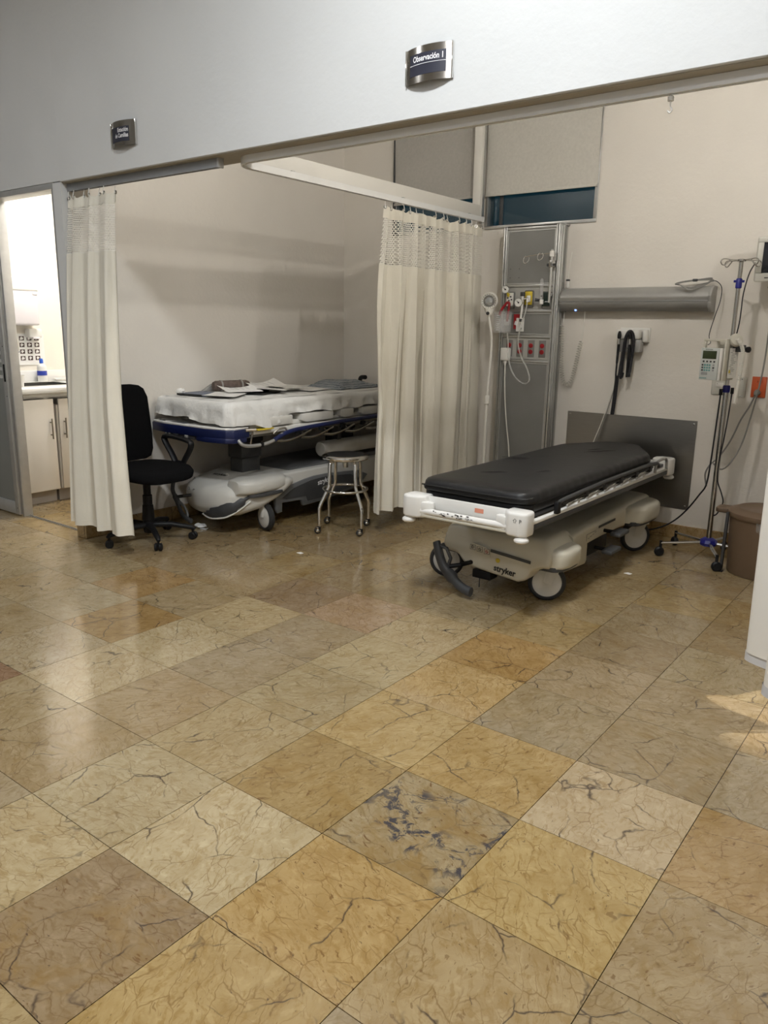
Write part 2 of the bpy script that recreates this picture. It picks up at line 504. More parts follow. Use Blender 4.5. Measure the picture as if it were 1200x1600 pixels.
def frame_mx(loc, xdir, ydir):
    x = Vector(xdir).normalized(); z = x.cross(Vector(ydir)).normalized(); y = z.cross(x)
    return Matrix(((x.x, y.x, z.x, loc[0]), (x.y, y.y, z.y, loc[1]), (x.z, y.z, z.z, loc[2]), (0, 0, 0, 1)))
def superell(cx, cz, hw, hh, n=4., k=32, y=0.):
    out = []
    for i in range(k):
        a = 2 * PI * i / k; c, s_ = math.cos(a), math.sin(a)
        out.append(Vector((cx + hw * math.copysign(abs(c) ** (2 / n), c), y, cz + hh * math.copysign(abs(s_) ** (2 / n), s_))))
    return out
# ================================================================== STRUCTURE
XL, YB, YH, ZH = -2.42, 4.28, 1.70, 2.17       # bay left wall, back wall, header plane, header underside
XR, YR, XW = 3.9, -3.6, -6.2                   # far right wall, rear corridor wall, corridor end

def pix(p):
    d = Vector(p) - CAM; z = d.dot(fwd)
    if z < .05: return None
    return 600 + F_PX * d.dot(rgt) / z, 800 - F_PX * d.dot(upv) / z, z

fl = structure(build(MB().box(XW, XR, YR, YB + .12, -.12, -.006), 'floor', 'grout', org=(0, 0, 0)))
# --- tiles: one object each, sharing one mesh
g = .0011
tm = MB().box(-T / 2 + g, T / 2 - g, -T / 2 + g, T / 2 - g, -.012, 0)
tile_proto = build(tm, 'tile', 'marble', fl, smooth=0)
tile_mesh = tile_proto.data
PAL = [((.47, .40, .27), .25), ((.44, .36, .225), .45), ((.50, .44, .32), .12), ((.42, .355, .25), .30),
       ((.40, .33, .215), .35), ((.46, .38, .23), .55), ((.43, .375, .275), .20), ((.48, .425, .305), .15)]
SPEC = {(1, 1): ((.45, .35, .18), .80), (2, 1): ((.45, .385, .26), 1.0), (2, 2): ((.50, .385, .195), .72), (3, 2): ((.57, .49, .36), .12),
        (3, 1): ((.54, .43, .22), .62), (2, 0): ((.52, .39, .19), .80), (1, 0): ((.55, .49, .35), .18), (0, 0): ((.50, .445, .315), .12),
        (1, -1): ((.37, .295, .20), .75), (0, -1): ((.53, .465, .32), .22), (2, -1): ((.53, .415, .215), .55), (3, 0): ((.50, .405, .245), .6),
        (4, 1): ((.44, .36, .235), .70), (4, 2): ((.45, .335, .185), .8), (1, 2): ((.55, .44, .24), .45), (2, 3): ((.40, .35, .255), .2),
        (3, 3): ((.395, .34, .245), .35), (1, 3): ((.52, .41, .235), .4), (1, 4): ((.46, .335, .17), .6), (0, 1): ((.47, .40, .26), .3),
        (-1, 1): ((.42, .345, .23), .4), (0, 2): ((.48, .42, .285), .35), (0, 3): ((.51, .455, .32), .2), (-1, 2): ((.43, .37, .265), .25),
        (-2, 2): ((.56, .50, .36), .12), (-3, 2): ((.42, .305, .155), .6), (-2, 1): ((.57, .50, .36), .15), (-1, 3): ((.41, .355, .26), .3),
        (-3, 1): ((.52, .46, .34), .15), (-2, 3): ((.51, .45, .32), .2), (-3, 3): ((.45, .39, .28), .2), (4, 3): ((.41, .36, .27), .2),
        (3, 4): ((.40, .345, .25), .3), (2, 4): ((.40, .345, .255), .2), (0, 4): ((.47, .41, .29), .2), (-1, 4): ((.46, .36, .27), .5),
        (-2, 4): ((.35, .285, .215), .4), (-3, 0): ((.36, .245, .17), .5), (-4, 2): ((.53, .47, .34), .15), (-4, 3): ((.46, .34, .19), .5)}
first = True
rt = random.Random(4)
tiles = []
for i in range(-13, 9):
    for j in range(-8, 12):
        c = Vector(((i + .5) * T, (j + .5) * T, 0))
        q = pix(c)
        if q is None: continue
        # outside walls
        if c.y > YB + .2 or (c.x < XL - .3 and c.y > 3.6) or c.x < -4.3 and c.y > YH: continue
        vis = any((lambda r: r and -140 < r[0] < 1340 and r[1] < 1760)(pix(c + Vector((dx * T / 2, dy * T / 2, 0)))) for dx in (-1, 1) for dy in (-1, 1))
        if not vis: continue
        tiles.append((q[2], i, j, c))
tiles.sort(key=lambda t: t[0])
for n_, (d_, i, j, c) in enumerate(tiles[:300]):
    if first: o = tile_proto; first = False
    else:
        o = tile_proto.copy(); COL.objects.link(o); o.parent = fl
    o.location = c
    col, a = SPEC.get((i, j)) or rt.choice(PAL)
    k = (.82 if j < 5 else .72) * (1 + rt.uniform(-.06, .06))  # tiles deep in the bay darkened, shade of the bay put into colour
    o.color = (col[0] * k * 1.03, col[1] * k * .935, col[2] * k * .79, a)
# floor beyond the counted tiles
mb = MB()
done = {(i, j) for (_, i, j, _) in tiles[:300]}
for i in range(-15, 10):
    for j in range(-9, 11):
        if (i, j) not in done:
            mb.add([(i * T + g, j * T + g, -.001), ((i + 1) * T - g, j * T + g, -.001), ((i + 1) * T - g, (j + 1) * T - g, -.001), (i * T + g, (j + 1) * T - g, -.001)], [[0, 1, 2, 3]])
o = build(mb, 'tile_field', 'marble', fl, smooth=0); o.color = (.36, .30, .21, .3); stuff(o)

# --- walls
structure(build(MB().box(XL, XR, YH, YH + .20, ZH, ZK, bev=.004, seg=1), 'wall_front', 'plaster_white'))
mb = MB().box(XW, XL - .001, YH + .004, YH + .10, 2.178, ZK)
mb.box(XW, -4.32, YH + .004, YH + .10, 0, 2.178)
structure(build(mb, 'wall_front_left', 'plaster_white'))
structure(build(MB().box(XL - .085, XL, YH, YH + .06, 0, ZH), 'wall_pillar', 'plaster_white'))
structure(build(MB().box(XL - .085, XL, YH + .06, YB + .12, 0, ZC), 'wall_left', 'plaster_beige'))
WZ0, WZ1 = 2.09, 2.93
WIN = [(-1.885, -1.105), (-1.045, -.18)]
mb = MB().box(XL, XR, YB, YB + .12, 0, WZ0)
mb.box(XL, XR, YB, YB + .12, WZ1, ZC)
mb.box(XL, WIN[0][0], YB, YB + .12, WZ0, WZ1); mb.box(WIN[0][1], WIN[1][0], YB, YB + .12, WZ0, WZ1)
mb.box(WIN[1][1], XR, YB, YB + .12, WZ0, WZ1)
structure(build(mb, 'wall_back', 'plaster_beige'))
structure(build(MB().box(XR, XR + .1, YR, YB + .12, 0, ZK), 'wall_right', 'plaster_white'))
structure(build(MB().box(XW, XR, YR - .1, YR, 0, ZK), 'wall_rear', 'plaster_white'))
structure(build(MB().box(XW - .1, XW, YR, YB + .12, 0, ZK), 'wall_corridor_end', 'plaster_white'))
structure(build(MB().box(XW - .1, XR + .1, YR - .1, YH + .1, ZK, ZK + .1), 'ceiling', 'ceiling_paint'))
structure(build(MB().box(XL - .085, XR + .1, YH + .2, YB + .12, ZC, ZC + .1), 'ceiling_bay', 'ceiling_paint'))
structure(build(MB().box(-4.17, XL - .085, YH + .1, 3.6, 2.7, 2.8), 'ceiling_washroom', 'ceiling_paint'))
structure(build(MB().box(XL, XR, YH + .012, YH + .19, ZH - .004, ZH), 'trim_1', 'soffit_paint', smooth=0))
# washroom shell
structure(build(MB().box(-4.17, -4.07, YH + .10, 3.6, 0, ZC), 'wall_washroom_back', 'plaster_cream'))
structure(build(MB().box(-4.07, XL - .085, 3.5, 3.6, 0, ZC), 'wall_washroom_side', 'plaster_cream'))

# --- baseboards of marble pieces
def baseboard(name, pieces, hgt=.095):
    r = sgroup(name, pieces[0][:2] + (0,)) if False else None
    root = sgroup(name, (pieces[0][0], pieces[0][2], 0))
    for k, (x0, x1, y0, y1) in enumerate(pieces):
        o = build(MB().box(x0, x1, y0, y1, .001, hgt, bev=.002, seg=1), 'tile', 'marble', root, smooth=0)
        kk = rt.uniform(.8, 1.05); o.color = (.40 * kk, .29 * kk, .15 * kk, .5)
pcs = []
y = YH + .0
pcs.append((XL + .001, XL + .016, YH - .012, 2.365))
yy = 2.367
while yy < YB - .02:
    pcs.append((XL + .001, XL + .016, yy, min(yy + .398, YB - .017))); yy += .40
baseboard('baseboard_left', pcs)
pcs = []; xx = XL + .018
while xx < 2.6:
    pcs.append((xx, xx + .398, YB - .016, YB - .001)); xx += .40
baseboard('baseboard_back', pcs)
baseboard('baseboard_pillar', [(XL - .085, XL, YH - .014, YH - .001)])

# --- windows
for k, (x0, x1) in enumerate(WIN):
    root = sgroup('window_%d' % (k + 1), (x0, YB, WZ0))
    y0, y1 = YB - .012, YB + .06
    mb = MB().box(x0, x1, y0, y1, WZ0, WZ0 + .022, bev=.002); mb.box(x0, x1, y0, y1, WZ1 - .03, WZ1, bev=.002)
    mb.box(x0, x0 + .022, y0, y1, WZ0 + .022, WZ1 - .03, bev=.002); mb.box(x1 - .022, x1, y0, y1, WZ0 + .022, WZ1 - .03, bev=.002)
    build(mb, 'window_frame', 'aluminium', root)
    build(MB().box(x0 + .022, x1 - .022, YB + .030, YB + .036, WZ0 + .022, WZ1 - .03), 'pane', 'window_glass', root)
    if k == 0: build(MB().box(x0 - .002, x0 + .012, YB - .03, YB - .012, WZ0, WZ1, bev=.002), 'window_edge', 'charcoal', root)
    if k == 1: build(MB().box(x0 + .10, x0 + .13, YB + .02, YB + .03, WZ0 + .022, WZ1 - .03, bev=.002), 'mullion', 'dark_grey_plastic', root)
SH = [('grey fabric roller shade on the window behind the divider curtain', 'shade_grey', 2.325, 0.),
      ('pale beige roller shade half drawn over the window above the service column', 'shade_beige', 2.325, .0)]
for (x0, x1), (lb, mt, zb, _) in zip(WIN, SH):
    t = thing('roller_shade', lb, 'roller shade', ((x0 + x1) / 2, YB - .03, zb), 'roller shades')
    rows = []
    for a in range(13):
        z = zb + (WZ1 + .02 - zb) * a / 12
        rows.append([Vector((x0 + .004 + (x1 - x0 - .006) * b / 12, YB - .024 + .0035 * math.sin(b * 1.1 + a * .5), z)) for b in range(13)])
    build(MB().grid(rows), 'shade_cloth', mt, t, thick=.0012)
    build(MB().box(x0 + .004, x1 - .002, YB - .03, YB - .018, zb - .012, zb + .006, bev=.003), 'bottom_bar', mt, t)
    build(MB().cyl((x0 + .004, YB - .04, WZ1 + .035), (x1 - .002, YB - .04, WZ1 + .035), .02), 'roller_tube', 'aluminium_satin', t)

# --- sliding door to the washroom
d1 = sgroup('door_1', (-2.9, 1.77, 0))
mb = MB()
mb.box(-3.285, -3.262, 1.735, 1.80, 0, 2.14, bev=.003)                 # strike post
mb.box(-2.535, -2.506, YH + .006, 1.81, 0, 2.14, bev=.003)             # right jamb
mb.box(-4.32, -2.506, YH + .006, 1.81, 2.142, 2.177, bev=.003)         # head
build(mb, 'door_frame', 'aluminium_satin', d1)
build(MB().box(-3.262, -2.535, 1.765, 1.785, 0, .006), 'threshold', 'aluminium', d1)
build(MB().box(-3.262, -2.535, 1.771, 1.777, .006, .0075), 'threshold_groove', 'charcoal', d1)
lf = MB(); xa, xb = -4.12, -3.298
lf.box(xb - .055, xb, 1.718, 1.748, .012, 2.14, bev=.003); lf.box(xa, xa + .055, 1.718, 1.748, .012, 2.14, bev=.003)
lf.box(xa + .055, xb - .055, 1.718, 1.748, .012, .10, bev=.003); lf.box(xa + .055, xb - .055, 1.718, 1.748, 2.06, 2.14, bev=.003)
leaf = build(lf, 'door_leaf', 'aluminium_satin', d1)
build(MB().box(xa + .055, xb - .055, 1.730, 1.736, .10, 2.06), 'pane', 'frosted_glass', d1)
for k in range(6):
    z = .98 + k * .055
    build(MB().box(xa + .06, xb - .056, 1.7285, 1.730, z, z + .022), 'frosted_stripe', 'frosted_band', d1)
h = build(MB().box(xb - .032, xb - .016, 1.712, 1.719, .96, 1.08, bev=.003), 'handle', 'black_plastic', d1)
mb = MB()
for z in (.06, .86, 1.2, 2.1): mb.cyl((xb - .02, 1.7165, z), (xb - .02, 1.719, z), .004, n=8)
build(mb, 'screw', 'black_plastic', d1)

# ================================================================== WASHROOM FURNITURE
CX = -3.52
def cupboard(y0, y1, label, handle_y, ajar=0.):
    t = thing('base_cabinet', label, 'cabinet', (CX - .25, (y0 + y1) / 2, 0), 'washroom base cabinets')
    build(MB().box(-4.068, CX - .02, y0 + .001, y1 - .001, .10, .752), 'body', 'cabinet_cream', t)
    build(MB().box(-4.068, CX - .07, y0 + .001, y1 - .001, .001, .098), 'toe_kick', 'toekick', t)
    mx = Matrix.Translation((CX, y0, 0)) @ Matrix.Rotation(ajar, 4, 'X') @ Matrix.Translation((-CX, -y0, 0))
    d = build(MB().box(CX - .018, CX, y0 + .004, y1 - .004, .105, .80, bev=.003, mx=mx), 'cabinet_door', 'cabinet_cream', t)
    hb = MB()
    hb.cyl(mx @ Vector((CX + .028, handle_y, .50)), mx @ Vector((CX + .028, handle_y, .655)), .006, n=10)
    for z in (.53, .625): hb.cyl(mx @ Vector((CX, handle_y, z)), mx @ Vector((CX + .028, handle_y, z)), .005, n=8)
    build(hb, 'handle', 'bronze_handle', d)
    return t
cupboard(1.815, 2.178, 'cream washroom base cabinet with bar handle nearest the sliding door', 2.135, .004)
cupboard(2.198, 2.60, 'cream washroom base cabinet with bar handle beside the cream curtain', 2.238, -.012)
cupboard(2.62, 3.02, 'cream washroom base cabinet furthest inside the washroom', 2.66)
t = thing('countertop', 'white washroom countertop with rounded front edge and inset sink', 'countertop', (-3.8, 2.4, .836))
pr_ = [(-4.068, .84), (CX + .01, .84), (CX + .028, .85), (CX + .033, .868), (CX + .028, .886), (CX + .01, .896), (-4.068, .896)]
mb = MB().prism([p for p in pr_], 'y', 1.812, 1.98); mb.prism(pr_, 'y', 2.42, 3.03)
mb.box(-3.60, CX + .01, 1.98, 2.42, .84, .896); mb.prism([(CX + .01, .84), (CX + .028, .85), (CX + .033, .868), (CX + .028, .886), (CX + .01, .896)], 'y', 1.98, 2.42)
mb.box(-4.068, -3.93, 1.98, 2.42, .84, .896)
build(mb, 'worktop', 'counter_white', t)
build(MB().box(-4.068, -4.045, 1.812, 3.03, .896, .985, bev=.006), 'backsplash', 'counter_white', t)
t = thing('sink', 'stainless steel sink set into the white washroom countertop', 'sink', (-3.765, 2.2, .73))
mb = MB().box(-3.93, -3.60, 1.98, 2.42, .755, .765); 
mb.box(-3.93, -3.92, 1.98, 2.42, .765, .900); mb.box(-3.61, -3.60, 1.98, 2.42, .765, .900)
mb.box(-3.92, -3.61, 1.98, 1.99, .765, .900); mb.box(-3.92, -3.61, 2.41, 2.42, .765, .900)
build(mb, 'basin', 'sink_steel', t)
build(MB().lathe([(.0, 0), (.03, 0), (.035, .003), (0, .003)], (-3.76, 2.2, .765)), 'drain', 'chrome', t)
t = thing('faucet', 'tall chrome gooseneck faucet beside the washroom sink', 'faucet', (-3.99, 2.10, .896))
build(MB().lathe([(.028, 0), (.028, .02), (.016, .03), (.016, .06)], (-3.99, 2.10, .896)), 'base', 'chrome', t)
build(MB().tube(spline([(-3.99, 2.10, .95), (-3.99, 2.10, 1.20), (-3.97, 2.10, 1.235), (-3.90, 2.10, 1.245), (-3.85, 2.10, 1.235), (-3.845, 2.10, 1.15)], 6), .011, 10), 'spout', 'chrome', t)
build(MB().cyl((-3.99, 2.10, 1.12), (-3.94, 2.17, 1.14), .009, .006, 10), 'lever', 'chrome', t)
XD = -4.068
t = thing('towel_dispenser', 'white and lilac paper towel dispenser high on the washroom wall', 'dispenser', (XD + .07, 2.26, 1.33))
build(MB().box(XD, XD + .13, 2.10, 2.36, 1.34, 1.62, bev=.02, seg=3), 'cover', 'dispenser_lilac', t)
build(MB().prism([(2.10, 1.60), (2.36, 1.60), (2.34, 1.67), (2.28, 1.705), (2.10, 1.705)], 'x', XD, XD + .135, bev=.012, seg=3), 'lid', 'white_plastic', t)
build(MB().box(XD + .13, XD + .134, 2.31, 2.345, 1.575, 1.595), 'lock', 'dispenser_lilac', t)
t = thing('soap_dispenser', 'white soap dispenser box under the paper towel dispenser', 'dispenser', (XD + .04, 2.33, 1.24))
build(MB().box(XD, XD + .075, 2.285, 2.395, 1.245, 1.315, bev=.012, seg=3), 'case', 'white_plastic', t)
build(MB().box(XD + .02, XD + .085, 2.31, 2.37, 1.235, 1.25, bev=.004), 'push_bar', 'dispenser_lilac', t)
t = thing('poster', 'white handwashing poster with twelve small photos on the washroom wall', 'poster', (XD, 2.34, 1.03))
build(MB().box(XD, XD + .004, 2.20, 2.44, 1.03, 1.275), 'sheet', 'paper_white', t)
for r in range(4):
    for c in range(3):
        y0 = 2.235 + c * .062; z0 = 1.222 - r * .052
        pp = build(MB().box(XD + .004, XD + .0048, y0, y0 + .040, z0, z0 + .034), 'picture', 'skin_print', t)
        q = rt.random()
        build(MB().prism([(y0 + .006 + .01 * q, z0 + .004), (y0 + .03, z0 + .008 + .01 * q), (y0 + .034, z0 + .02), (y0 + .018, z0 + .031), (y0 + .008, z0 + .02)], 'x', XD + .0048, XD + .0056), 'hands', 'paper_white', pp)
def bottle(x, y, hgt, r, lb, capm):
    t = thing('soap_bottle', lb, 'bottle', (x, y, .896), 'soap bottles by the sink')
    build(MB().lathe([(0, 0), (r, .002), (r, hgt * .62), (r * .8, hgt * .72), (r * .35, hgt * .78), (r * .35, hgt * .8)], (x, y, .8965), n=20), 'body', 'white_plastic', t)
    build(MB().lathe([(r + .001, hgt * .28), (r + .001, hgt * .48)], (x, y, .8965), n=20), 'label_band', 'label_blue', t)
    build(MB().lathe([(r * .42, hgt * .8), (r * .42, hgt * .93), (r * .3, hgt)], (x, y, .8965), n=14), 'cap', capm, t)
    return t
bottle(-3.985, 2.36, .185, .036, 'white soap bottle with blue cap and blue label beside the sink', 'bottle_blue')
t = thing('paper_cup', 'small white cup standing on the washroom counter edge', 'cup', (-3.58, 1.955, .896))
build(MB().lathe([(0, 0), (.026, 0), (.034, .085), (.031, .085), (.024, .004), (0, .004)], (-3.575, 1.952, .8965)), 'cup_wall', 'white_plastic', t)
build(MB().ring([(.033, .084), (.0355, .084), (.0355, .088), (.033, .088)], (-3.575, 1.952, .8965), (0, 0, 1)), 'rim', 'white_plastic', t)
t = thing('sponge_dish', 'low white soap dish on the counter behind the sink', 'dish', (-3.985, 2.52, .896))
build(MB().lathe([(0, 0), (.04, 0), (.055, .022), (.051, .022), (.037, .005), (0, .005)], (-3.985, 2.52, .8965)), 'dish', 'white_plastic', t)
build(MB().box(-4.01, -3.96, 2.50, 2.54, .903, .918, bev=.006), 'soap', 'paper_cream', t)
# ================================================================== HEADER SIGNS, TRACKS, CURTAINS
def sign(x0, x1, z0, z1, lines, label, ruler, tx, panel):
    w = x1 - x0; cx = (x0 + x1) / 2; yb = YH - .004; bulge = .026
    t = thing('door_sign', label, 'sign', (cx, yb, z0), 'curved wall signs')
    R = (w * w / 4 + bulge * bulge) / (2 * bulge); a = math.asin(w / 2 / R)
    def arc(u, off):    # u in -1..1
        g = a * u
        return Vector((cx + (R + off) * math.sin(g), yb - ((R + off) * math.cos(g) - (R - bulge)), 0))
    N = 24
    poly = [arc(-1 + 2 * k / N, 0) for k in range(N + 1)] + [arc(1 - 2 * k / N, -.004) for k in range(N + 1)]
    build(MB().prism([(p.x, p.y) for p in poly], 'z', z0, z1), 'plate', 'steel_sign', t, smooth=30)
    for u in (-1, 1):
        p = arc(u, 0); build(MB().box(p.x - .0025, p.x + .0025, yb - .007, YH, z0, z1, bev=.001), 'edge_strip', 'chrome', t)
    u0, u1, f0, f1 = panel
    poly = [arc(u0 + (u1 - u0) * k / N, .0012) for k in range(N + 1)] + [arc(u1 - (u1 - u0) * k / N, .0002) for k in range(N + 1)]
    zz0, zz1 = z0 + (z1 - z0) * f0, z0 + (z1 - z0) * f1
    build(MB().prism([(p.x, p.y) for p in poly], 'z', zz0, zz1), 'face_panel', 'sign_face', t)
    def bend(p):
        q = arc(p.x / (w / 2), .0020); return Vector((q.x, q.y, p.y))
    for body, size, fz, ux, xs in lines:
        text(body, size, 'print_white', t, Matrix.Translation((0, 0, z0 + (z1 - z0) * fz)), bend=lambda p: bend(Vector((p.x + ux * w / 2, p.y, 0))), xs=xs, weight=.0007)
    if ruler:
        poly = [arc(u0 + (u1 - u0) * k / N, .0020) for k in range(N + 1)] + [arc(u1 - (u1 - u0) * k / N, .001) for k in range(N + 1)]
        zr = z0 + (z1 - z0) * .50
        build(MB().prism([(p.x, p.y) for p in poly], 'z', zr - .0008, zr + .0008), 'rule_line', 'print_white', t)
sign(.090, .303, 2.288, 2.414, [('Observación 1', .0285, .645, .06, .80)], 'curved steel sign with dark panel reading Observación 1 on the header wall', True, 0, (-.76, .76, .20, .80))
sign(-1.873, -1.660, 2.286, 2.409, [('Estación', .0285, .62, .22, .82), ('de Camillas', .0285, .40, .10, .78)], 'smaller looking curved steel sign reading Estación de Camillas above the left curtain', False, 0, (-.86, .62, .17, .76))

# --- curtain tracks
def ctrack(path, name, parent, material, w=.030, h=.034):
    """rectangular rail swept along a flat path (z of path = top)"""
    rows = []; N = len(path)
    for i in range(N):
        tg = (path[min(i + 1, N - 1)] - path[max(i - 1, 0)]); tg.z = 0; tg.normalize(); nn = Vector((-tg.y, tg.x, 0)); p = path[i]
        c = w / 2
        rows.append([p + nn * c, p + nn * c + Vector((0, 0, -h)), p + nn * .007 + Vector((0, 0, -h)), p + nn * .007 + Vector((0, 0, -h + .006)),
                     p - nn * .007 + Vector((0, 0, -h + .006)), p - nn * .007 + Vector((0, 0, -h)), p - nn * c + Vector((0, 0, -h)), p - nn * c])
    return build(MB().loft(rows), name, material, parent, smooth=30)
XT = -1.02; YT = YH + .085; ZT = ZH - .005
t = thing('curtain_track', 'long white curtain track curving from the header back along the beam', 'curtain track', (XT, YT, ZT - .04))
Rr = .13
path = [Vector((XR - .02, YT, ZT)), Vector((2.2, YT, ZT))] + [Vector((2.2 - k * .3, YT, ZT)) for k in range(1, 10)] + [Vector((XT + Rr, YT, ZT))]
for k in range(1, 12):
    a = PI / 2 * k / 12; path.append(Vector((XT + Rr - Rr * math.sin(a), YT + Rr - Rr * math.cos(a), ZT)))
path += [Vector((XT, YT + Rr, ZT))] + [Vector((XT, y, ZT)) for y in (2.4, 3.0, 3.6, 4.19)]
ctrack(path, 'rail', t, 'track_white')
build(MB().box(XT - .018, XT + .018, 4.19, 4.198, ZT - .036, ZT + .002, bev=.002), 'end_cap', 'aluminium_satin', t)
for x in (-.5, .4, 1.3, 2.2): build(MB().box(x - .012, x + .012, YT - .012, YT + .012, ZT, ZH - .004), 'bracket', 'aluminium_satin', t)
for y in (2.2, 3.2, 4.0): build(MB().box(XT - .012, XT + .012, y - .012, y + .012, ZT, ZT + .005), 'bracket', 'aluminium_satin', t)
t = thing('curtain_track', 'short grey curtain track above the left curtain and office chair', 'curtain track', (-1.74, YT - .03, ZT - .04))
ctrack([Vector((XL + .004, YT - .03, ZT)), Vector((-1.8, YT - .03, ZT)), Vector((-1.085, YT - .03, ZT))], 'rail', t, 'track_grey', h=.042)
build(MB().box(-1.085, -1.072, YT - .048, YT - .012, ZT - .044, ZT + .002, bev=.002), 'end_cap', 'aluminium_satin', t)
for x in (-2.2, -1.7, -1.2): build(MB().box(x - .012, x + .012, YT - .04, YT - .02, ZT, ZH - .004), 'bracket', 'aluminium_satin', t)
# curtain glider hanging from the long track
t = thing('curtain_hook', 'single spare curtain hook hanging from the track at upper right', 'hook', (1.105, YT, ZT - .09))
build(MB().lathe([(.010, 0), (.010, .012), (.005, .016), (.005, .024)], (1.105, YT, ZT - .054), n=12), 'glider', 'white_plastic', t)
build(MB().tube(spline([(1.105, YT, ZT - .05), (1.105, YT, ZT - .070), (1.112, YT, ZT - .082), (1.105, YT, ZT - .090), (1.097, YT, ZT - .082)], 5), .0025, 6), 'hook_wire', 'white_plastic', t)

# --- white beam and post that carry the divider track
t = thing('divider_frame', 'white painted beam and post carrying the divider curtain track', 'frame', (-1.055, 4.2, 2.17))
build(MB().box(-1.085, -1.03, YH + .20, 4.17, ZT + .006, 2.247, bev=.003), 'beam', 'frame_white', t)
build(MB().box(-1.10, -1.038, 4.172, 4.235, ZT - .045, ZC, bev=.003), 'post', 'frame_white', t)
build(MB().box(-1.038, -1.034, 4.205, 4.230, ZT - .045, ZC), 'post_edge', 'aluminium', t)

# --- curtains
def curtain(name, label, loc, S, s0z, tape_z, net_z, bot_z, L, hooks, hook_z, tape_n=200):
    """S(s, z): surface; s in 0..1 along the cloth, z the height"""
    t = thing(name, label, 'curtain', loc, 'hospital curtains')
    NS = 240
    def strip(za, zb, rows, bot=None):
        R_ = []
        for r in range(rows + 1):
            row = []
            for k in range(NS + 1):
                s = k / NS
                a = za(s) if callable(za) else za; b = zb(s) if callable(zb) else zb
                row.append(S(s, a + (b - a) * r / rows))
            R_.append(row)
        return MB().grid(R_)
    top = lambda s: hook_z + (-.020 * abs(math.sin(PI * s * hooks)) ** 1.5)
    tp = lambda s: tape_z - .010 * abs(math.sin(PI * s * hooks))
    build(strip(top, tp, 4), 'header_tape', 'cloth_cream', t, smooth=60, thick=.003)
    build(strip(net_z, bot_z, 36), 'cloth', 'cloth_cream', t, smooth=70, thick=.0015)
    build(strip(bot_z + .035, bot_z + .033, 1), 'hem_seam', 'net_thread', t, smooth=60, thick=.004)
    # woven net, honeycomb of thin strands
    p = .0145; rh = .0125; cols = int(L / p); w = .0026
    mb = MB(); rows = int((tape_z - net_z) / rh) + 1
    def seg(u0, v0, u1, v1):
        du, dv = u1 - u0, v1 - v0; l = math.hypot(du, dv); ox, oy = -dv / l * w, du / l * w
        q = [(u0 + ox, v0 + oy), (u1 + ox, v1 + oy), (u1 - ox, v1 - oy), (u0 - ox, v0 - oy)]
        mb.add([S(min(1, max(0, a / L)), b) for a, b in q], [[0, 1, 2, 3]])
    for r in range(rows):
        v = net_z + r * rh; off = p / 2 * (r % 2)
        for c in range(cols):
            u = c * p + off
            if v + rh * .3 > tape_z: continue
            seg(u, v, u + p / 2, v + rh * .3); seg(u + p / 2, v + rh * .3, u + p, v)
            seg(u + p / 2, v + rh * .3, u + p / 2, v + rh)
    stuff(build(mb, 'net', 'net_thread', t, smooth=0))
    for k in range(hooks + 1):
        s = min(.995, max(.005, k / hooks)); q = S(s, hook_z - .012)
        n_ = S(min(1, s + .004), hook_z) - S(max(0, s - .004), hook_z); n_ = Vector((n_.y, -n_.x, 0)).normalized()
        gr = build(MB().ring([(.006, -.003), (.011, -.003), (.011, .003), (.006, .003)], q, n_, 14), 'eyelet', 'steel_pole', t)
        hz = hook_z + .022
        build(MB().tube([q + Vector((0, 0, -.004)) + n_ * .006, q + n_ * .006 + Vector((0, 0, .010)), Vector((q.x, q.y, hz - .004)), Vector((q.x, q.y, hz + .004))], .0024, 6), 'hook', 'white_plastic', gr)
    return t

def fold(s, n, seed, sharp=.55):
    ph = 2 * PI * n * (s + .022 * math.sin(2 * PI * s * 2.3 + seed) + .012 * math.sin(2 * PI * s * 5.1 + seed * 2))
    a = math.sin(ph); return math.copysign(abs(a) ** sharp, a) * (.75 + .35 * math.sin(s * 17 + seed))

# divider curtain (along y)
def S_div(s, z):
    f = (2.13 - z) / 1.98                                   # 0 top .. 1 bottom
    y0 = 3.03 - .075 * f - .05 * math.sin(PI * min(1, max(0, f * 1.6))) * (1 if s < .05 else 0) ; y1 = 4.185 + .02 * f
    y = y0 + (y1 - y0) * s
    A = .030 + .034 * min(1, f * 2.2)
    x = XT + A * fold(s, 9.5, 1.3, .45)
    y += .022 * math.sin(2 * PI * 9.5 * s * 2 + 1) * min(1, f * 2)
    if f > .1:
        x += .010 * math.sin(9 * s + 5 * f) * f
        y += .012 * math.sin(4 * f + s * 11) * f * (1 - s)
    # near edge curls outward
    e = max(0, 1 - s / .06)
    y -= .045 * e * math.sin(PI * min(1, max(0, (f - .08) * 1.15))) ; x -= .05 * e * e
    return Vector((x, y, z))
curtain('curtain', 'cream divider curtain with net top hanging between the two stretchers', (XT, 3.6, .15), S_div, 0, 2.035, 1.755, .155, 1.95, 13, 2.105)
# left curtain, gathered at the pillar (along x)
def S_left(s, z):
    f = max(0, min(1.05, (2.13 - z) / 1.98))
    x0 = XL + .012 + .045 * f; x1 = -1.965 + .15 * f + .15 * max(0, f - .6)
    x = x0 + (x1 - x0) * s
    A = .016 + .022 * min(1, f * 1.5)
    y = YT - .030 - .185 * f ** .7 + A * fold(s, 3.3, 4.1, .6)
    x += .010 * math.sin(3 * f + 9 * s) * f
    return Vector((x, y, z))
curtain('curtain', 'cream curtain with net top gathered against the pillar beside the office chair', (-2.22, YT, .07), S_left, 0, 2.03, 1.765, .15, 1.05, 6, 2.095)
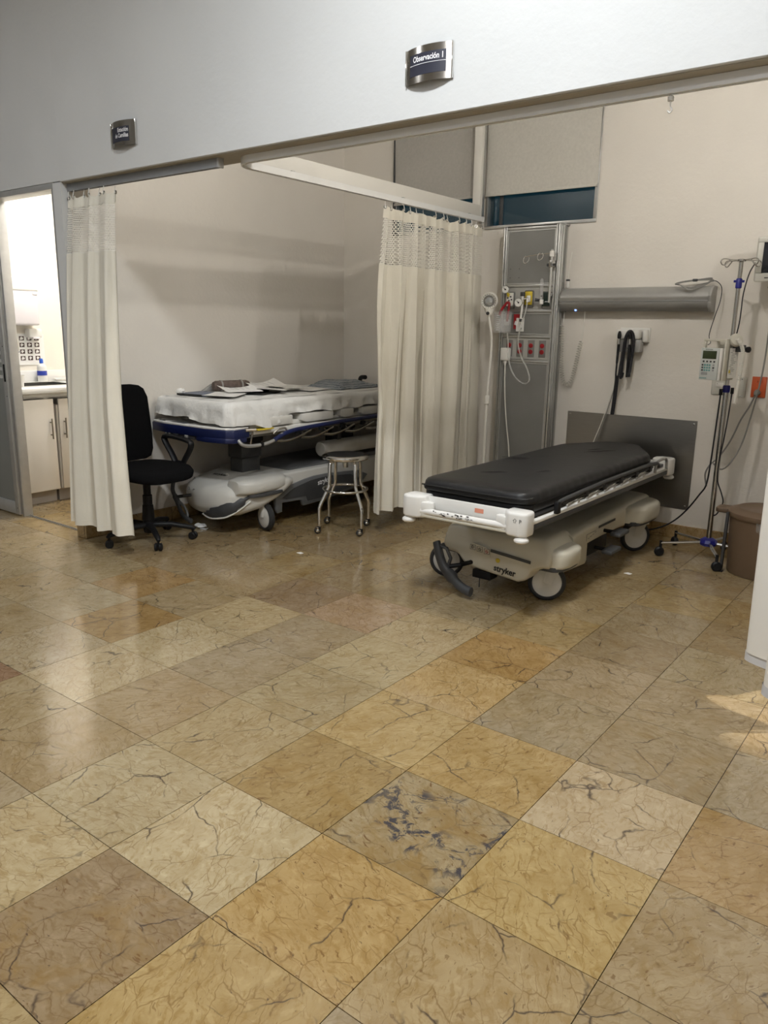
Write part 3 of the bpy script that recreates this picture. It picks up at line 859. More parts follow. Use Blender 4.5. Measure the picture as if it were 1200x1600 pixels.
# plain curtain bunched at the right edge
t = thing('curtain', 'smooth cream curtain with pale hem at the right edge', 'curtain', (1.72, 1.85, .19), 'hospital curtains')
def S_right(s, z):
    # three deep rounded loops
    pts = [(1.72 + .055 * (-1) ** k, 4.16 - .105 * k) for k in range(19)] + [(1.66, 2.13), (1.60, 2.03), (1.518, 1.955), (1.605, 1.90), (1.80, 1.86), (1.72, 1.78), (1.632, 1.70), (1.70, 1.635), (1.95, 1.60), (2.25, 1.66), (2.5, 1.74)]
    return pts
cp = spline([(a, b, 0) for a, b in S_right(0, 0)], 10)
rows = []
for r in range(24):
    z = .225 + (2.10 - .225) * r / 23
    rows.append([Vector((p.x + .008 * math.sin(z * 2 + i * .1), p.y + .006 * math.cos(z * 3 + i * .13), z)) for i, p in enumerate(cp)])
build(MB().grid(rows), 'cloth', 'vinyl_curtain', t, smooth=60, thick=.002)
build(MB().grid([[Vector((p.x, p.y, .19)) for p in cp], [Vector((p.x, p.y, .225)) for p in cp]]), 'hem', 'vinyl_hem', t, smooth=60, thick=.002)
build(MB().grid([[Vector((p.x, p.y, z)) for p in cp] for z in (2.10, 2.118)]), 'header_tape', 'cloth_cream', t, smooth=60, thick=.003)
for k in range(10):
    a = 1.95 + k * .24
    build(MB().cyl((1.72, a, 2.112), (1.72, a, 2.135), .004, n=8), 'hook', 'white_plastic', t)
t = thing('curtain_track', 'white curtain track carrying the smooth curtain on the right side', 'curtain track', (1.72, 3.0, 2.13))
ctrack([Vector((1.72, 1.92, ZT)), Vector((1.72, 3.0, ZT)), Vector((1.72, 4.2, ZT))], 'rail', t, 'track_white')
build(MB().box(1.70, 1.74, 4.2, 4.205, ZT - .036, ZT + .002, bev=.002), 'end_cap', 'aluminium_satin', t)
for y in (2.2, 3.1, 4.0): build(MB().cyl((1.72, y, ZT), (1.72, y, ZC), .006, n=8), 'hanger_rod', 'aluminium_satin', t)
# ================================================================== STRETCHER WITH BLACK MATTRESS (right)
def wheel(root, c, r, w, ax, name='caster', fork=None, tyre='rubber', hub='hub_white', post=None, tr=.18):
    """wheel with axle direction ax, centre c; returns the caster part"""
    ax = Vector(ax).normalized(); c = Vector(c)
    ri = r * (1 - tr)
    ty = build(MB().ring([(ri, -w / 2), (r - w * .3, -w / 2), (r, -w * .22), (r, w * .22), (r - w * .3, w / 2), (ri, w / 2)], c, ax, 36), name, tyre, root)
    prof = [(0, -w * .62), (ri * .5, -w * .6), (ri * .9, -w * .46), (ri, -w * .36), (ri, w * .36), (ri * .9, w * .46), (ri * .5, w * .6), (0, w * .62)]
    build(MB().lathe(prof, c, ax, 36), 'hub', hub, ty)
    build(MB().ring([(ri * .94, -w * .52), (ri, -w * .52), (ri, w * .52), (ri * .94, w * .52)], c, ax, 36), 'rim_ring', 'charcoal', ty)
    if post is not None:
        post = Vector(post)
        mb = MB()
        for s_ in (-1, 1):
            a = c + ax * s_ * w * .75
            mb.tube([a, a.lerp(post, .55) + Vector((0, 0, r * .35)), post + ax * s_ * w * .4], [(w * .16, r * .22), (w * .16, r * .36), (w * .16, r * .34)], 8, flat=ax)
        mb.cyl(post + Vector((0, 0, -.02)), post + Vector((0, 0, .03)), w * .62, n=12)
        build(mb, 'fork', fork or hub, ty)
    return ty

B2 = thing('stretcher', 'hospital stretcher with black vinyl mattress and beige base, empty', 'stretcher', (.2, 3.1, 0), 'wheeled stretchers')
cx = .20
# --- base shell
front = [(cx - .325, .335), (cx - .33, .23), (cx - .30, .20), (cx - .235, .195), (cx - .20, .155), (cx - .15, .135), (cx + .13, .108), (cx + .175, .125), (cx + .215, .185), (cx + .26, .205), (cx + .30, .21), (cx + .30, .29), (cx + .25, .345), (cx - .28, .352)]
mb = MB().prism(front, 'y', 2.415, 2.74, bev=.022, seg=3)
for i, v in enumerate(mb.v):                                   # lean the front back towards the top
    if v.y < 2.5: v.y += max(0, v.z - .25) * .55
shell = build(mb, 'base_shell', 'bed_shell', B2, smooth=50)
mb = MB()
secs = []
for y, hw, z0, z1 in ((2.70, .30, .19, .335), (2.80, .27, .19, .325), (3.0, .245, .19, .315), (3.3, .24, .19, .315), (3.52, .25, .19, .335), (3.64, .27, .19, .36), (3.9, .27, .2, .36), (4.0, .25, .21, .34)):
    secs.append(superell(cx, (z0 + z1) / 2, hw, (z1 - z0) / 2, 6, 40, y))
build(MB().loft(secs), 'base_body', 'bed_shell', B2, smooth=50)
build(MB().prism([(2.745, .10), (3.04, .082), (3.055, .10), (3.055, .25), (2.745, .25)], 'x', cx - .215, cx + .235, bev=.01, seg=2), 'side_skirt', 'bed_shell', B2)
def fender(y0, y1, sx, ztop, zb):
    x0 = cx + sx * .20; x1 = cx + sx * .345
    xa, xb = min(x0, x1), max(x0, x1)
    secs = []
    for k, (f, g) in enumerate(((0, .40), (.06, .72), (.16, .92), (.32, 1), (.68, 1), (.84, .92), (.94, .72), (1, .40))):
        y = y0 + (y1 - y0) * f; h = (ztop - zb) * (.72 + .28 * g)
        c = (x0 + (x1 - x0) * .5 * g); hw = abs(x1 - x0) * g * .5 + .02
        sec = []
        for i in range(32):
            a = 2 * PI * i / 32; cc, ss = math.cos(a), math.sin(a)
            X = c + hw * math.copysign(abs(cc) ** (2 / 3.2), cc); Zt = math.copysign(abs(ss) ** (2 / 3.6), ss)
            sec.append(Vector((X, y, zb + h / 2 + h / 2 * (Zt if Zt > 0 else max(-1, Zt * 1.6)))))
        secs.append(sec)
    fd = build(MB().loft(secs), 'fender', 'bed_shell', B2, smooth=60)
    tc_ = [(p.x, p.z) for p in superell((x0 + x1) / 2, (y0 + y1) / 2, abs(x1 - x0) / 2 + .004, (y1 - y0) / 2 - .004, 3.0, 28)]
    build(MB().prism(tc_, 'z', zb - .016, zb + .010, bev=.004), 'fender_trim', 'dark_grey_plastic', fd)
fender(2.44, 2.73, 1, .302, .205); fender(2.44, 2.73, -1, .302, .205)
fender(3.56, 3.97, 1, .335, .225); fender(3.56, 3.97, -1, .335, .225)
# --- casters, swivelled sideways
R_ = .098
for (x, y, ax) in ((.43, 2.555, (.46, -.89, 0)), (-.185, 2.555, (.40, -.92, 0)), (.452, 3.775, (.72, -.69, 0)), (-.17, 3.775, (.5, -.87, 0))):
    post = Vector((x + (.055 if x > 0 else .05), y + .02, .195 if y < 3 else .21))
    wheel(B2, (x, y, R_ + .001), R_, .036, ax, post=post)
# --- brake pedal (front), side pedals
ped = build(MB().tube(spline([(-.115, 2.335, .262), (-.100, 2.325, .235), (-.078, 2.318, .185), (-.045, 2.31, .135), (0.005, 2.305, .10), (.055, 2.30, .066), (.100, 2.295, .050), (.135, 2.29, .047)], 5),
      [(.023, .016)] * 6 + [(.026, .019)] * 12 + [(.034, .024)] * 4 + [(.026, .019)] * 14, 12, flat=(1, .1, .5)), 'brake_pedal', 'dark_grey_plastic', B2)
build(MB().tube([(-.03, 2.32, .145), (.03, 2.345, .16), (.06, 2.43, .165)], .012, 8), 'pedal_arm', 'black_plastic', ped)
build(MB().tube([(-.10, 2.33, .25), (-.05, 2.335, .238), (-.02, 2.33, .19), (-.03, 2.325, .15)], .010, 8), 'pedal_web', 'dark_grey_plastic', ped)
mb = MB().box(.05, .16, 2.44, 2.52, .075, .12, bev=.004)
build(mb, 'brake_housing', 'black_plastic', B2)
build(MB().cyl((.085, 2.46, .02), (.085, 2.46, .08), .003, n=6), 'ground_pin', 'charcoal', B2)
for (y, z) in ((3.12, .155), (3.23, .235)):
    p = build(MB().box(cx + .30, cx + .365, y - .03, y + .12, z - .012, z + .014, bev=.010, seg=2), 'side_pedal', 'dark_grey_plastic', B2)
    build(MB().cyl((cx + .19, y + .04, z), (cx + .31, y + .04, z), .011, n=10), 'pedal_arm', 'black_plastic', p)
build(MB().box(cx + .10, cx + .236, 3.062, 3.34, .12, .205, bev=.01), 'pedal_recess', 'black_plastic', B2)
# --- marks on the shell
yf = 2.413
mb = MB().prism([(cx - .03, .243), (cx + .20, .222), (cx + .20, .236), (cx - .03, .258)], 'y', yf - .002, yf + .004)
build(mb, 'grey_stripe', 'dark_grey_plastic', B2)
pn = build(MB().prism([(cx - .16, .232), (cx - .155, .262), (cx - .135, .272), (cx - .06, .262), (cx - .035, .248), (cx - .03, .212), (cx - .055, .222), (cx - .06, .23)], 'y', yf - .001, yf + .004), 'pictogram_label', 'bed_shell', B2)
for k, ch in enumerate(('D', 'Ø', '⊗')):
    x0 = cx - .152 + k * .042; z0 = .236 - k * .005
    f = MB()
    for a, b, c, d in ((0, .032, 0, .0013), (0, .032, .027, .0283), (0, .0013, 0, .028), (.031, .0323, 0, .028)):
        f.box(x0 + a, x0 + b, yf - .0022, yf - .001, z0 + c, z0 + d)
    build(f, 'pictogram_frame', 'print_black', pn)
    ic = MB()
    if k == 0:
        ic.ring([(.006, 0), (.0085, 0), (.0085, .001), (.006, .001)], (x0 + .016, yf - .002, z0 + .015), (0, -1, 0), 6); ic.box(x0 + .009, x0 + .012, yf - .0025, yf - .001, z0 + .006, z0 + .024)
    else:
        ic.ring([(.0065, 0), (.0085, 0), (.0085, .001), (.0065, .001)], (x0 + .016, yf - .002, z0 + .013), (0, -1, 0), 16)
        ic.box(-.0075, .0075, -.0005, .0005, -.001, .001, mx=Matrix.Translation((x0 + .016, yf - .002, z0 + .013)) @ Matrix.Rotation(.8, 4, 'Y'))
    build(ic, 'pictogram', 'print_black' if k < 2 else 'red_plastic', pn)
build(MB().lathe([(0, 0), (.012, 0), (.012, .0012), (0, .0012)], (cx + .015, yf, .205), (0, -1, 0), 20), 'yellow_dot', 'yellow_plastic', B2)
text('stryker', .046, 'print_black', B2, frame_mx((cx + .058, yf - .0025, .158), (1, 0, -.085), (0, 0, 1)), weight=.0012, xs=.95)
text('TRANSPORT', .024, 'mid_grey_plastic', B2, frame_mx((cx + .055, 2.4745, .318), (1, 0, -.02), (0, .48, .88)), name='model_name', weight=.0006, xs=1.15)
sb = MB().box(cx + .2455, cx + .2475, 3.17, 3.42, .268, .282); build(sb, 'side_label', 'dark_grey_plastic', B2)
sb = MB()
for k in range(4): sb.box(cx + .2455, cx + .247, 3.02 + k * .032, 3.042 + k * .032, .235 + k * .006, .238 + k * .006); 
sb.box(cx + .2455, cx + .247, 3.0, 3.003, .225, .262); sb.box(cx + .2455, cx + .247, 3.0, 3.13, .262, .2645)
build(sb, 'side_diagram', 'print_grey', B2)
# --- lift columns
for y in (2.62, 3.72):
    build(MB().box(cx - .10, cx + .10, y - .06, y + .06, .33, .515, bev=.012), 'lift_column', 'black_plastic', B2)
# --- litter frame
XA, XBm = cx - .325, cx + .325
build(MB().box(XA + .07, XBm - .07, 2.105, 2.125, .498, .562, bev=.004), 'front_panel', 'bed_white', B2)
build(MB().tube([(XA + .06, 2.072, .492), (XBm - .06, 2.072, .492)], .016, 12), 'front_bar', 'bed_white', B2)
build(MB().box(XA + .07, XBm - .07, 2.06, 2.11, .462, .478, bev=.006), 'front_lower_rail', 'bed_shell', B2)
scf = MB(); rs_ = random.Random(3)
for k in range(26):
    x = rs_.uniform(cx - .17, cx + .06); z = .4925 + rs_.uniform(-.006, .012); w_ = rs_.uniform(.004, .014)
    scf.box(x, x + w_, 2.0548, 2.0562, z, z + rs_.uniform(.001, .005))
build(scf, 'scuff_marks', 'print_black', B2)
build(MB().box(cx + .045, cx + .092, 2.1035, 2.105, .522, .543), 'sticker', 'orange_sticker', B2)
for s_ in (-1, 1):
    x = cx + s_ * .318
    build(MB().box(x - .014, x + .014, 2.15, 4.06, .498, .516, bev=.004), 'side_rail', 'bed_white', B2)
    build(MB().box(x - .011, x + .011, 2.15, 4.06, .468, .497, bev=.005), 'side_rail_lower', 'dark_grey_plastic', B2)
    for y in (2.66, 2.90, 3.14, 3.38, 3.62, 3.80):
        rk = MB().prism([(y - .018, .512), (y + .016, .512), (y + .012, .545), (y + .004, .556), (y - .006, .552)], 'x', x - .008, x + .010, bev=.002)
        build(rk, 'rail_clip', 'bed_white', B2)
for s_ in (-1, 1):
    for yy_, sg in ((2.10, -1), (4.12, 1)):
        x = cx + s_ * .295
        pl = [(-.075, -.06), (.035, -.06), (.05, -.03), (.05, .045), (.02, .065), (-.045, .06), (-.08, .02)]
        pl = [(x + s_ * a, yy_ + sg * -b * -.9) for a, b in pl]
        b_ = build(MB().prism(pl, 'z', .455, .568, bev=.014, seg=3), 'corner_bumper', 'bed_white', B2, smooth=60)
        build(MB().prism([(x + s_ * a, yy_ + sg * b) for a, b in ((-.06, .045), (-.12, .03), (-.12, .0), (-.06, -.01))], 'z', .47, .54, bev=.010), 'bumper_arm', 'bed_white', b_)
        build(MB().lathe([(.0, 0), (.024, .001), (.034, .010), (.034, .018), (.026, .027), (.016, .031)], (x + s_ * .018, yy_ + sg * .028, .424), n=24), 'roller', 'white_plastic', b_)
text('⇧ P', .026, 'mid_grey_plastic', B2, frame_mx((cx + .30, 2.0425, .53), (1, -.02, 0), (0, 0, 1)), name='bumper_mark')
deck = build(MB().box(cx - .30, cx + .30, 2.14, 4.06, .517, .536, bev=.004), 'deck', 'charcoal', B2)
for y in (2.45, 3.1, 3.8): build(MB().box(cx - .30, cx + .30, y - .02, y + .02, .470, .515), 'cross_member', 'mid_grey_plastic', B2)
build(MB().box(cx + .10, cx + .22, 2.16, 2.46, .498, .516), 'deck_corner', 'bed_shell', B2)
# --- folded side rails
for s_ in (-1, 1):
    x = cx + s_ * .345
    rl = build(MB().tube(spline([(x, 2.36, .520), (x, 2.38, .556), (x, 2.44, .572), (x, 2.9, .584), (x, 3.5, .586), (x, 3.72, .582), (x, 3.79, .575), (x, 3.82, .555)], 6), .0115, 10), 'side_rail_bar', 'charcoal', B2)
    build(MB().tube([(x + s_ * .002, 2.40, .556), (x, 2.9, .566), (x, 3.70, .566)], .008, 8), 'rail_inner_bar', 'black_plastic', rl)
    build(MB().box(x - .012, x + .012, 2.35, 2.385, .515, .575, bev=.006), 'rail_end', 'black_plastic', rl)
    for k, y in enumerate((2.50, 2.74, 2.98, 3.22, 3.46)):
        for d in (0, .022):
            build(MB().tube([(x - s_ * .01, y, .526 + d * .3), (x - s_ * .005, y + .19, .548 + d)], .0055, 6), 'spindle', 'steel_pole', rl)
        build(MB().box(x - .011, x + .011, y + .17, y + .215, .545, .580, bev=.004), 'spindle_joint', 'black_plastic', rl)
    build(MB().tube(spline([(x, 3.76, .52), (x, 3.77, .57), (x, 3.82, .590), (x, 3.93, .590), (x, 3.97, .57), (x, 3.975, .52)], 6), .009, 10), 'rail_handle', 'lamp_grey_light', rl)
# --- mattress
mx0, mx1, my0, my1 = cx - .312, cx + .312, 2.135, 4.125
poly = [(mx0, my0 + .05), (mx0 + .05, my0), (mx1 - .05, my0), (mx1, my0 + .05), (mx1, my1 - .36), (mx1 - .20, my1), (mx0 + .20, my1), (mx0, my1 - .36)]
def inset(p, d): return [(x + (d if x < cx else -d), y + (d if y < 3.1 else -d)) for x, y in p]
mt = build(MB().prism(inset(poly, .012), 'z', .538, .585, bev=.014, seg=3), 'mattress', 'black_vinyl', B2, smooth=60)
# upper pad: a softly crowned top with puckered edge
def mpad():
    mb = MB(); K = 160; ring = []
    pts = spline([(p[0], p[1], 0) for p in poly], 1, True)
    # resample the outline evenly
    P_ = [Vector((p[0], p[1], 0)) for p in poly]; seg = []; tot = 0
    for a, b in zip(P_, P_[1:] + P_[:1]): seg.append((tot, a, b)); tot += (b - a).length
    out = []
    for k in range(K):
        d = tot * k / K
        for (t0, a, b) in seg:
            l = (b - a).length
            if t0 <= d <= t0 + l + 1e-9: out.append(a.lerp(b, (d - t0) / l)); break
    for _ in range(2): out = [(out[i - 1] + out[i] * 2 + out[(i + 1) % K]) / 4 for i in range(K)]
    c = Vector((cx, 3.13, 0))
    rows = []
    for d, z in ((.0, .585), (-.004, .592), (.002, .606), (.006, .622), (.016, .634), (.034, .640), (.07, .643), (.12, .645), (.2, .646)):
        row = []
        for i, p in enumerate(out):
            dr = (c - p); dr.x = math.copysign(min(abs(dr.x), 1), dr.x); n_ = Vector((math.copysign(min(1, abs(p.x - cx) / .3), c.x - p.x), math.copysign(max(0, (abs(p.y - 3.13) - .6) / .4), c.y - p.y), 0))
            if n_.length > 1: n_.normalize()
            wv = .0022 * math.sin(i * 2.1) * (1 if .59 < z < .635 else .2) * (1.6 if p.y < 2.3 else .5)
            row.append(p + n_ * (d + wv) + Vector((0, 0, z + (.001 * math.sin(i * 1.7) if z < .64 else 0))))
        rows.append(row)
    mb.grid(rows, True)
    o = len(mb.v) - K; mb.f.append([o + k for k in range(K)])
    return mb
build(mpad(), 'mattress_cover', 'black_vinyl', mt, smooth=70)
seam = [(mx0 + .03, my0 - .001, .612), (cx, my0 - .004, .610), (mx1 - .05, my0 - .002, .612), (mx1 - .006, my0 + .05, .614)]
build(MB().tube(spline(seam, 8), .004, 6), 'piping', 'black_vinyl', mt)
for (x, y, a, l) in ((.23, 3.55, .5, .16), (.27, 3.60, .55, .18), (.20, 3.63, .45, .12), (-.02, 3.0, 1.2, .16), (.0, 2.96, 1.0, .12), (.12, 2.5, .9, .14), (.3, 2.7, .4, .1)):
    d = Vector((math.sin(a), math.cos(a), 0)) * l / 2; p = Vector((x, y, .6462))
    cr = MB().tube([p - d, p - d * .3 + Vector((.004, 0, .0018)), p + d * .4 + Vector((-.003, 0, .0018)), p + d], [(.002, .0005), (.006, .0018), (.006, .0018), (.002, .0005)], 8, flat=(1, 0, 0))
    build(cr, 'crease', 'black_vinyl', mt)
# ================================================================== STRETCHER WITH WHITE SHEET (left)
B1 = thing('stretcher', 'hospital stretcher with white sheet, blue foot panel and paperwork on it', 'stretcher', (-2.0, 3.2, 0), 'wheeled stretchers')
bx = -2.0
# hood over the foot wheels
secs = []
K = 44
for y, hw, z0, z1, n in ((2.285, .07, .20, .26, 2.4), (2.30, .16, .150, .305, 2.6), (2.34, .235, .12, .338, 3), (2.42, .290, .115, .358, 3.2), (2.55, .322, .14, .370, 3.4), (2.68, .335, .20, .374, 3.6), (2.76, .335, .25, .372, 3.6), (2.82, .32, .28, .362, 3.2), (2.85, .29, .29, .352, 3)):
    secs.append(superell(bx + .04, (z0 + z1) / 2, hw, (z1 - z0) / 2, n, K, y))
hood = build(MB().loft(secs), 'foot_hood', 'bed_shell_grey', B1, smooth=60)
lobe = []
for f, g in ((0, .45), (.08, .75), (.22, .95), (.4, 1), (.65, 1), (.85, .9), (.95, .7), (1, .4)):
    y = 2.36 + .43 * f
    lobe.append(superell(bx + .265, .326, .118 * g + .005, .058 * (.6 + .4 * g), 3.0, 32, y))
build(MB().loft(lobe), 'fender', 'bed_shell_grey', B1, smooth=60)
build(MB().prism([(p.x, p.z) for p in superell(bx + .30, 2.585, .088, .165, 3.0, 28)], 'z', .258, .282, bev=.005), 'fender_trim', 'dark_grey_plastic', B1)
# lower dark insert and its bright lip
ins = [(-1.90, 2.275, .150), (-1.84, 2.30, .165), (-1.77, 2.335, .20), (-1.71, 2.38, .245)]
build(MB().tube(spline([(-1.95, 2.290, .136), (-1.87, 2.283, .152), (-1.775, 2.312, .178), (-1.705, 2.370, .222), (-1.668, 2.435, .268)], 6), [(.006, .008)] * 3 + [(.010, .020)] * 3 + [(.013, .036)] * 5 + [(.014, .042)] * 6 + [(.012, .030)] * 4 + [(.008, .014)] * 4, 10, flat=(.3, -1, 0)), 'lower_insert', 'charcoal', hood)
build(MB().tube(spline([(-1.98, 2.30, .126), (-1.88, 2.282, .114), (-1.765, 2.308, .132), (-1.70, 2.365, .176), (-1.655, 2.435, .236)], 6), .0055, 8), 'lip', 'hub_white', hood)
seamp = [(-2.18, 2.40, .336), (-2.08, 2.355, .330), (-1.95, 2.345, .331), (-1.82, 2.39, .338), (-1.73, 2.48, .345)]
build(MB().tube(spline(seamp, 6), .0025, 6), 'panel_seam', 'panel_grey', hood)
bd = build(MB().lathe([(0, 0), (.072, 0), (.075, .002), (.072, .004), (0, .005)], (-1.99, 2.475, .3625), (.05, -.22, .97), 28), 'badge', 'bed_shell_grey', hood)
for v in bd.data.vertices: v.co.y = (v.co.y - (2.475 - 3.2)) * .55 + (2.475 - 3.2)
text('stryker', .042, 'print_black', hood, frame_mx((-1.99, 2.473, .3705), (1, .12, 0), (-.05, .97, .22)), weight=.0012)
mb = MB()
for (x, z) in ((-2.11, .285), (-2.06, .278)): mb.ring([(.007, 0), (.010, 0), (.010, .002), (.007, .002)], (x, 2.297, z), (0, -1, 0), 12)
build(mb, 'hood_symbol', 'mid_grey_plastic', hood)
# brake pedal
pd = build(MB().tube(spline([(-2.235, 2.29, .34), (-2.245, 2.272, .31), (-2.235, 2.255, .262), (-2.20, 2.245, .225), (-2.165, 2.24, .19), (-2.14, 2.235, .145), (-2.10, 2.23, .11), (-2.05, 2.228, .088), (-2.015, 2.228, .082)], 5),
      [(.018, .013)] * 15 + [(.022, .017)] * 8 + [(.018, .013)] * 18, 12, flat=(1, .1, .5)), 'brake_pedal', 'dark_grey_plastic', B1)
build(MB().tube([(-2.19, 2.245, .22), (-2.12, 2.255, .235), (-2.08, 2.32, .24)], .011, 8), 'pedal_arm', 'charcoal', pd)
build(MB().tube(spline([(-2.165, 2.24, .20), (-2.11, 2.245, .17), (-2.085, 2.25, .13), (-2.07, 2.24, .10)], 5), .010, 8), 'pedal_web', 'mid_grey_plastic', pd)
R1 = .096
wheel(B1, (-1.685, 2.60, R1 + .001), R1, .042, (-.22, -.975, 0), post=(-1.72, 2.60, .245))
wheel(B1, (-2.30, 2.62, R1 + .001), R1, .040, (.6, -.8, 0), post=(-2.26, 2.64, .235))
wheel(B1, (-1.69, 3.95, R1 + .001), R1, .040, (.9, -.4, 0), post=(-1.70, 3.92, .235))
wheel(B1, (-2.28, 3.95, R1 + .001), R1, .040, (.9, -.4, 0), post=(-2.27, 3.92, .235))
# long base cover
tray = [(2.72, .21), (2.75, .17), (4.08, .17), (4.12, .22), (4.12, .365), (2.72, .368)]
build(MB().prism(tray, 'x', bx - .30, bx + .30, bev=.018, seg=3), 'base_cover', 'bed_shell_grey', B1, smooth=60)
build(MB().prism([(2.90, .368), (3.2, .385), (4.05, .40), (4.05, .36), (2.90, .35)], 'x', bx - .24, bx + .24, bev=.010, seg=2), 'storage_tray', 'mid_grey_plastic', B1)
side = [(2.70, .235), (2.80, .265), (2.90, .287), (3.0, .302), (3.095, .311), (3.25, .310), (3.6, .288), (3.72, .24), (3.6, .155), (3.24, .118), (3.083, .110), (2.978, .108), (2.958, .155), (2.764, .165), (2.763, .10), (2.72, .095), (2.70, .13)]
sp_ = build(MB().prism(side, 'x', bx + .285, bx + .312, bev=.006, seg=2), 'side_panel', 'mid_grey_plastic', B1, smooth=50)
build(MB().prism([(2.76, .20), (2.80, .185), (3.0, .18), (3.02, .14), (3.24, .14), (3.5, .17), (3.62, .22), (3.5, .27), (3.25, .292), (3.05, .285), (2.88, .255)], 'x', bx + .312, bx + .3155), 'panel_inlay', 'dark_grey_plastic', sp_)
text('stryker', .052, 'print_white', sp_, frame_mx((bx + .3175, 3.20, .262), (0, 1, .10), (0, 0, 1)), weight=.0012)
text('ZM', .020, 'print_grey', sp_, frame_mx((bx + .3175, 3.42, .165), (0, 1, .10), (0, 0, 1)), name='model_mark', shear=.3) if False else None
# lift columns
for y in (2.70, 3.72):
    c_ = build(MB().box(bx - .05, bx + .075, y - .085, y + .085, .355, .47, bev=.008), 'lift_column', 'dark_grey_plastic', B1)
    build(MB().box(bx - .058, bx + .083, y - .095, y + .095, .47, .575, bev=.008), 'column_sleeve', 'charcoal', c_)
    build(MB().box(bx - .068, bx + .093, y - .105, y + .105, .575, .625, bev=.008), 'column_head', 'black_plastic', c_)
# white cylinder under the head end
dr_ = build(MB().lathe([(0, 0), (.05, .002), (.058, .012), (.058, .80), (.05, .82), (0, .82)], (-1.80, 3.28, .475), (.06, 1, .01), 28), 'oxygen_cylinder', 'hub_white', B1)
build(MB().box(-1.83, -1.77, 3.45, 3.49, .50, .64), 'cylinder_bracket', 'dark_grey_plastic', dr_)
build(MB().box(bx - .1, bx + .22, 3.55, 3.95, .33, .375, bev=.01), 'cover_block', 'lamp_grey_light', B1)
# litter frame
build(MB().box(bx - .33, bx + .335, 2.42, 4.15, .655, .70, bev=.01), 'litter_frame', 'lamp_grey', B1)
build(MB().box(bx + .335, bx + .375, 2.44, 4.15, .678, .715, bev=.008), 'frame_edge', 'hub_white', B1)
build(MB().box(bx - .35, bx + .35, 2.44, 4.17, .715, .745, bev=.008), 'deck', 'hub_white', B1)
for k, (a, b) in enumerate(((2.46, 2.80), (2.89, 3.22), (3.30, 3.45), (3.54, 3.80), (3.88, 4.12))):
    build(MB().prism([(a, .738), (a + .05, .722), (b - .01, .722), (b, .735), (b, .785), (a, .785)], 'x', bx + .24, bx + .388, bev=.008, seg=2), 'side_pad', 'hub_white', B1)
    build(MB().prism([(a, .738), (a + .05, .722), (b - .01, .722), (b, .735), (b, .785), (a, .785)], 'x', bx - .388, bx - .24, bev=.008, seg=2), 'side_pad', 'hub_white', B1)
# folded side rail
xr = bx + .405
rl = build(MB().tube(spline([(xr, 2.60, .632), (xr, 2.66, .655), (xr, 2.74, .675), (xr, 2.9, .688), (xr, 3.3, .700), (xr, 3.8, .705), (xr, 4.0, .70), (xr, 4.06, .68)], 6), .015, 10), 'side_rail_bar', 'navy', B1)
build(MB().tube(spline([(xr - .02, 2.305, .66), (xr, 2.32, .632), (xr, 2.38, .617), (xr, 2.50, .615), (xr, 2.60, .632), (xr, 2.68, .668)], 6), .0115, 10), 'rail_loop', 'lamp_grey_light', rl)
build(MB().box(xr - .013, xr + .013, 2.475, 2.50, .601, .629, bev=.003), 'rail_clip', 'black_plastic', rl)
for k in range(6):
    y = 2.62 + k * .235
    build(MB().tube(spline([(xr + .004, y, .628), (xr + .006, y + .10, .618), (xr + .008, y + .20, .635), (xr + .006, y + .30, .662), (xr, y + .335, .668)], 5), .009, 8), 'rail_loop', 'steel_pole', rl)
    build(MB().box(xr - .014, xr + .012, y + .19, y + .235, .655, .685, bev=.006), 'rail_hinge', 'black_plastic', rl)
    build(MB().tube([(xr, y + .24, .665), (xr + .004, y + .27, .64)], .005, 6), 'rail_pin', 'chrome', rl)
build(MB().tube([(xr - .05, 2.44, .62), (xr - .02, 2.43, .70)], .006, 6), 'latch_rod', 'steel_pole', rl)
build(MB().tube(spline([(xr - .01, 2.60, .675), (xr, 2.64, .70), (xr, 2.70, .705), (xr, 2.72, .69)], 4), .007, 8), 'latch_handle', 'chrome', rl)
build(MB().box(xr - .03, xr + .004, 2.455, 2.60, .708, .718, bev=.003), 'yellow_lever', 'yellow_plastic', B1)
build(MB().tube([(xr - .015, 2.36, .72), (xr - .005, 2.44, .715)], .012, 8), 'lever_joint', 'chrome', B1)
# foot panel: white deck over navy body
fp = [(bx - .385, 2.30), (bx - .37, 2.215), (bx - .20, 2.185), (bx + .20, 2.195), (bx + .36, 2.225), (bx + .39, 2.27), (bx + .39, 2.40), (bx - .385, 2.40)]
f1 = build(MB().prism(fp, 'z', .668, .726, bev=.008, seg=2), 'foot_panel', 'navy', B1)
build(MB().prism([(bx + .10, 2.20), (bx + .20, 2.192), (bx + .36, 2.222), (bx + .388, 2.27), (bx + .388, 2.38), (bx + .10, 2.38)], 'z', .640, .675, bev=.008, seg=2), 'foot_panel_lower', 'navy', f1)
build(MB().prism([(x * .985 + bx * .015, y + (.004 if y < 2.35 else -.004)) for x, y in fp], 'z', .725, .738, bev=.004, seg=2), 'foot_deck', 'bed_white', f1)
build(MB().prism([(bx - .17, 2.215), (bx - .02, 2.21), (bx - .02, 2.285), (bx - .14, 2.29)], 'z', .7375, .7405), 'display', 'mid_grey_plastic', f1)
build(MB().tube(spline([(bx - .33, 2.25, .738), (bx - .30, 2.235, .739), (bx - .25, 2.232, .739)], 4), .003, 6), 'deck_groove', 'charcoal', f1)
for k, (x, w_) in enumerate(((-.20, .018), (-.165, .02), (-.12, .05), (.0, .03))):
    build(MB().box(bx + x, bx + x + w_, 2.188, 2.20, .652, .670, bev=.002), 'connector', 'lamp_grey_light' if k != 2 else 'charcoal', f1)
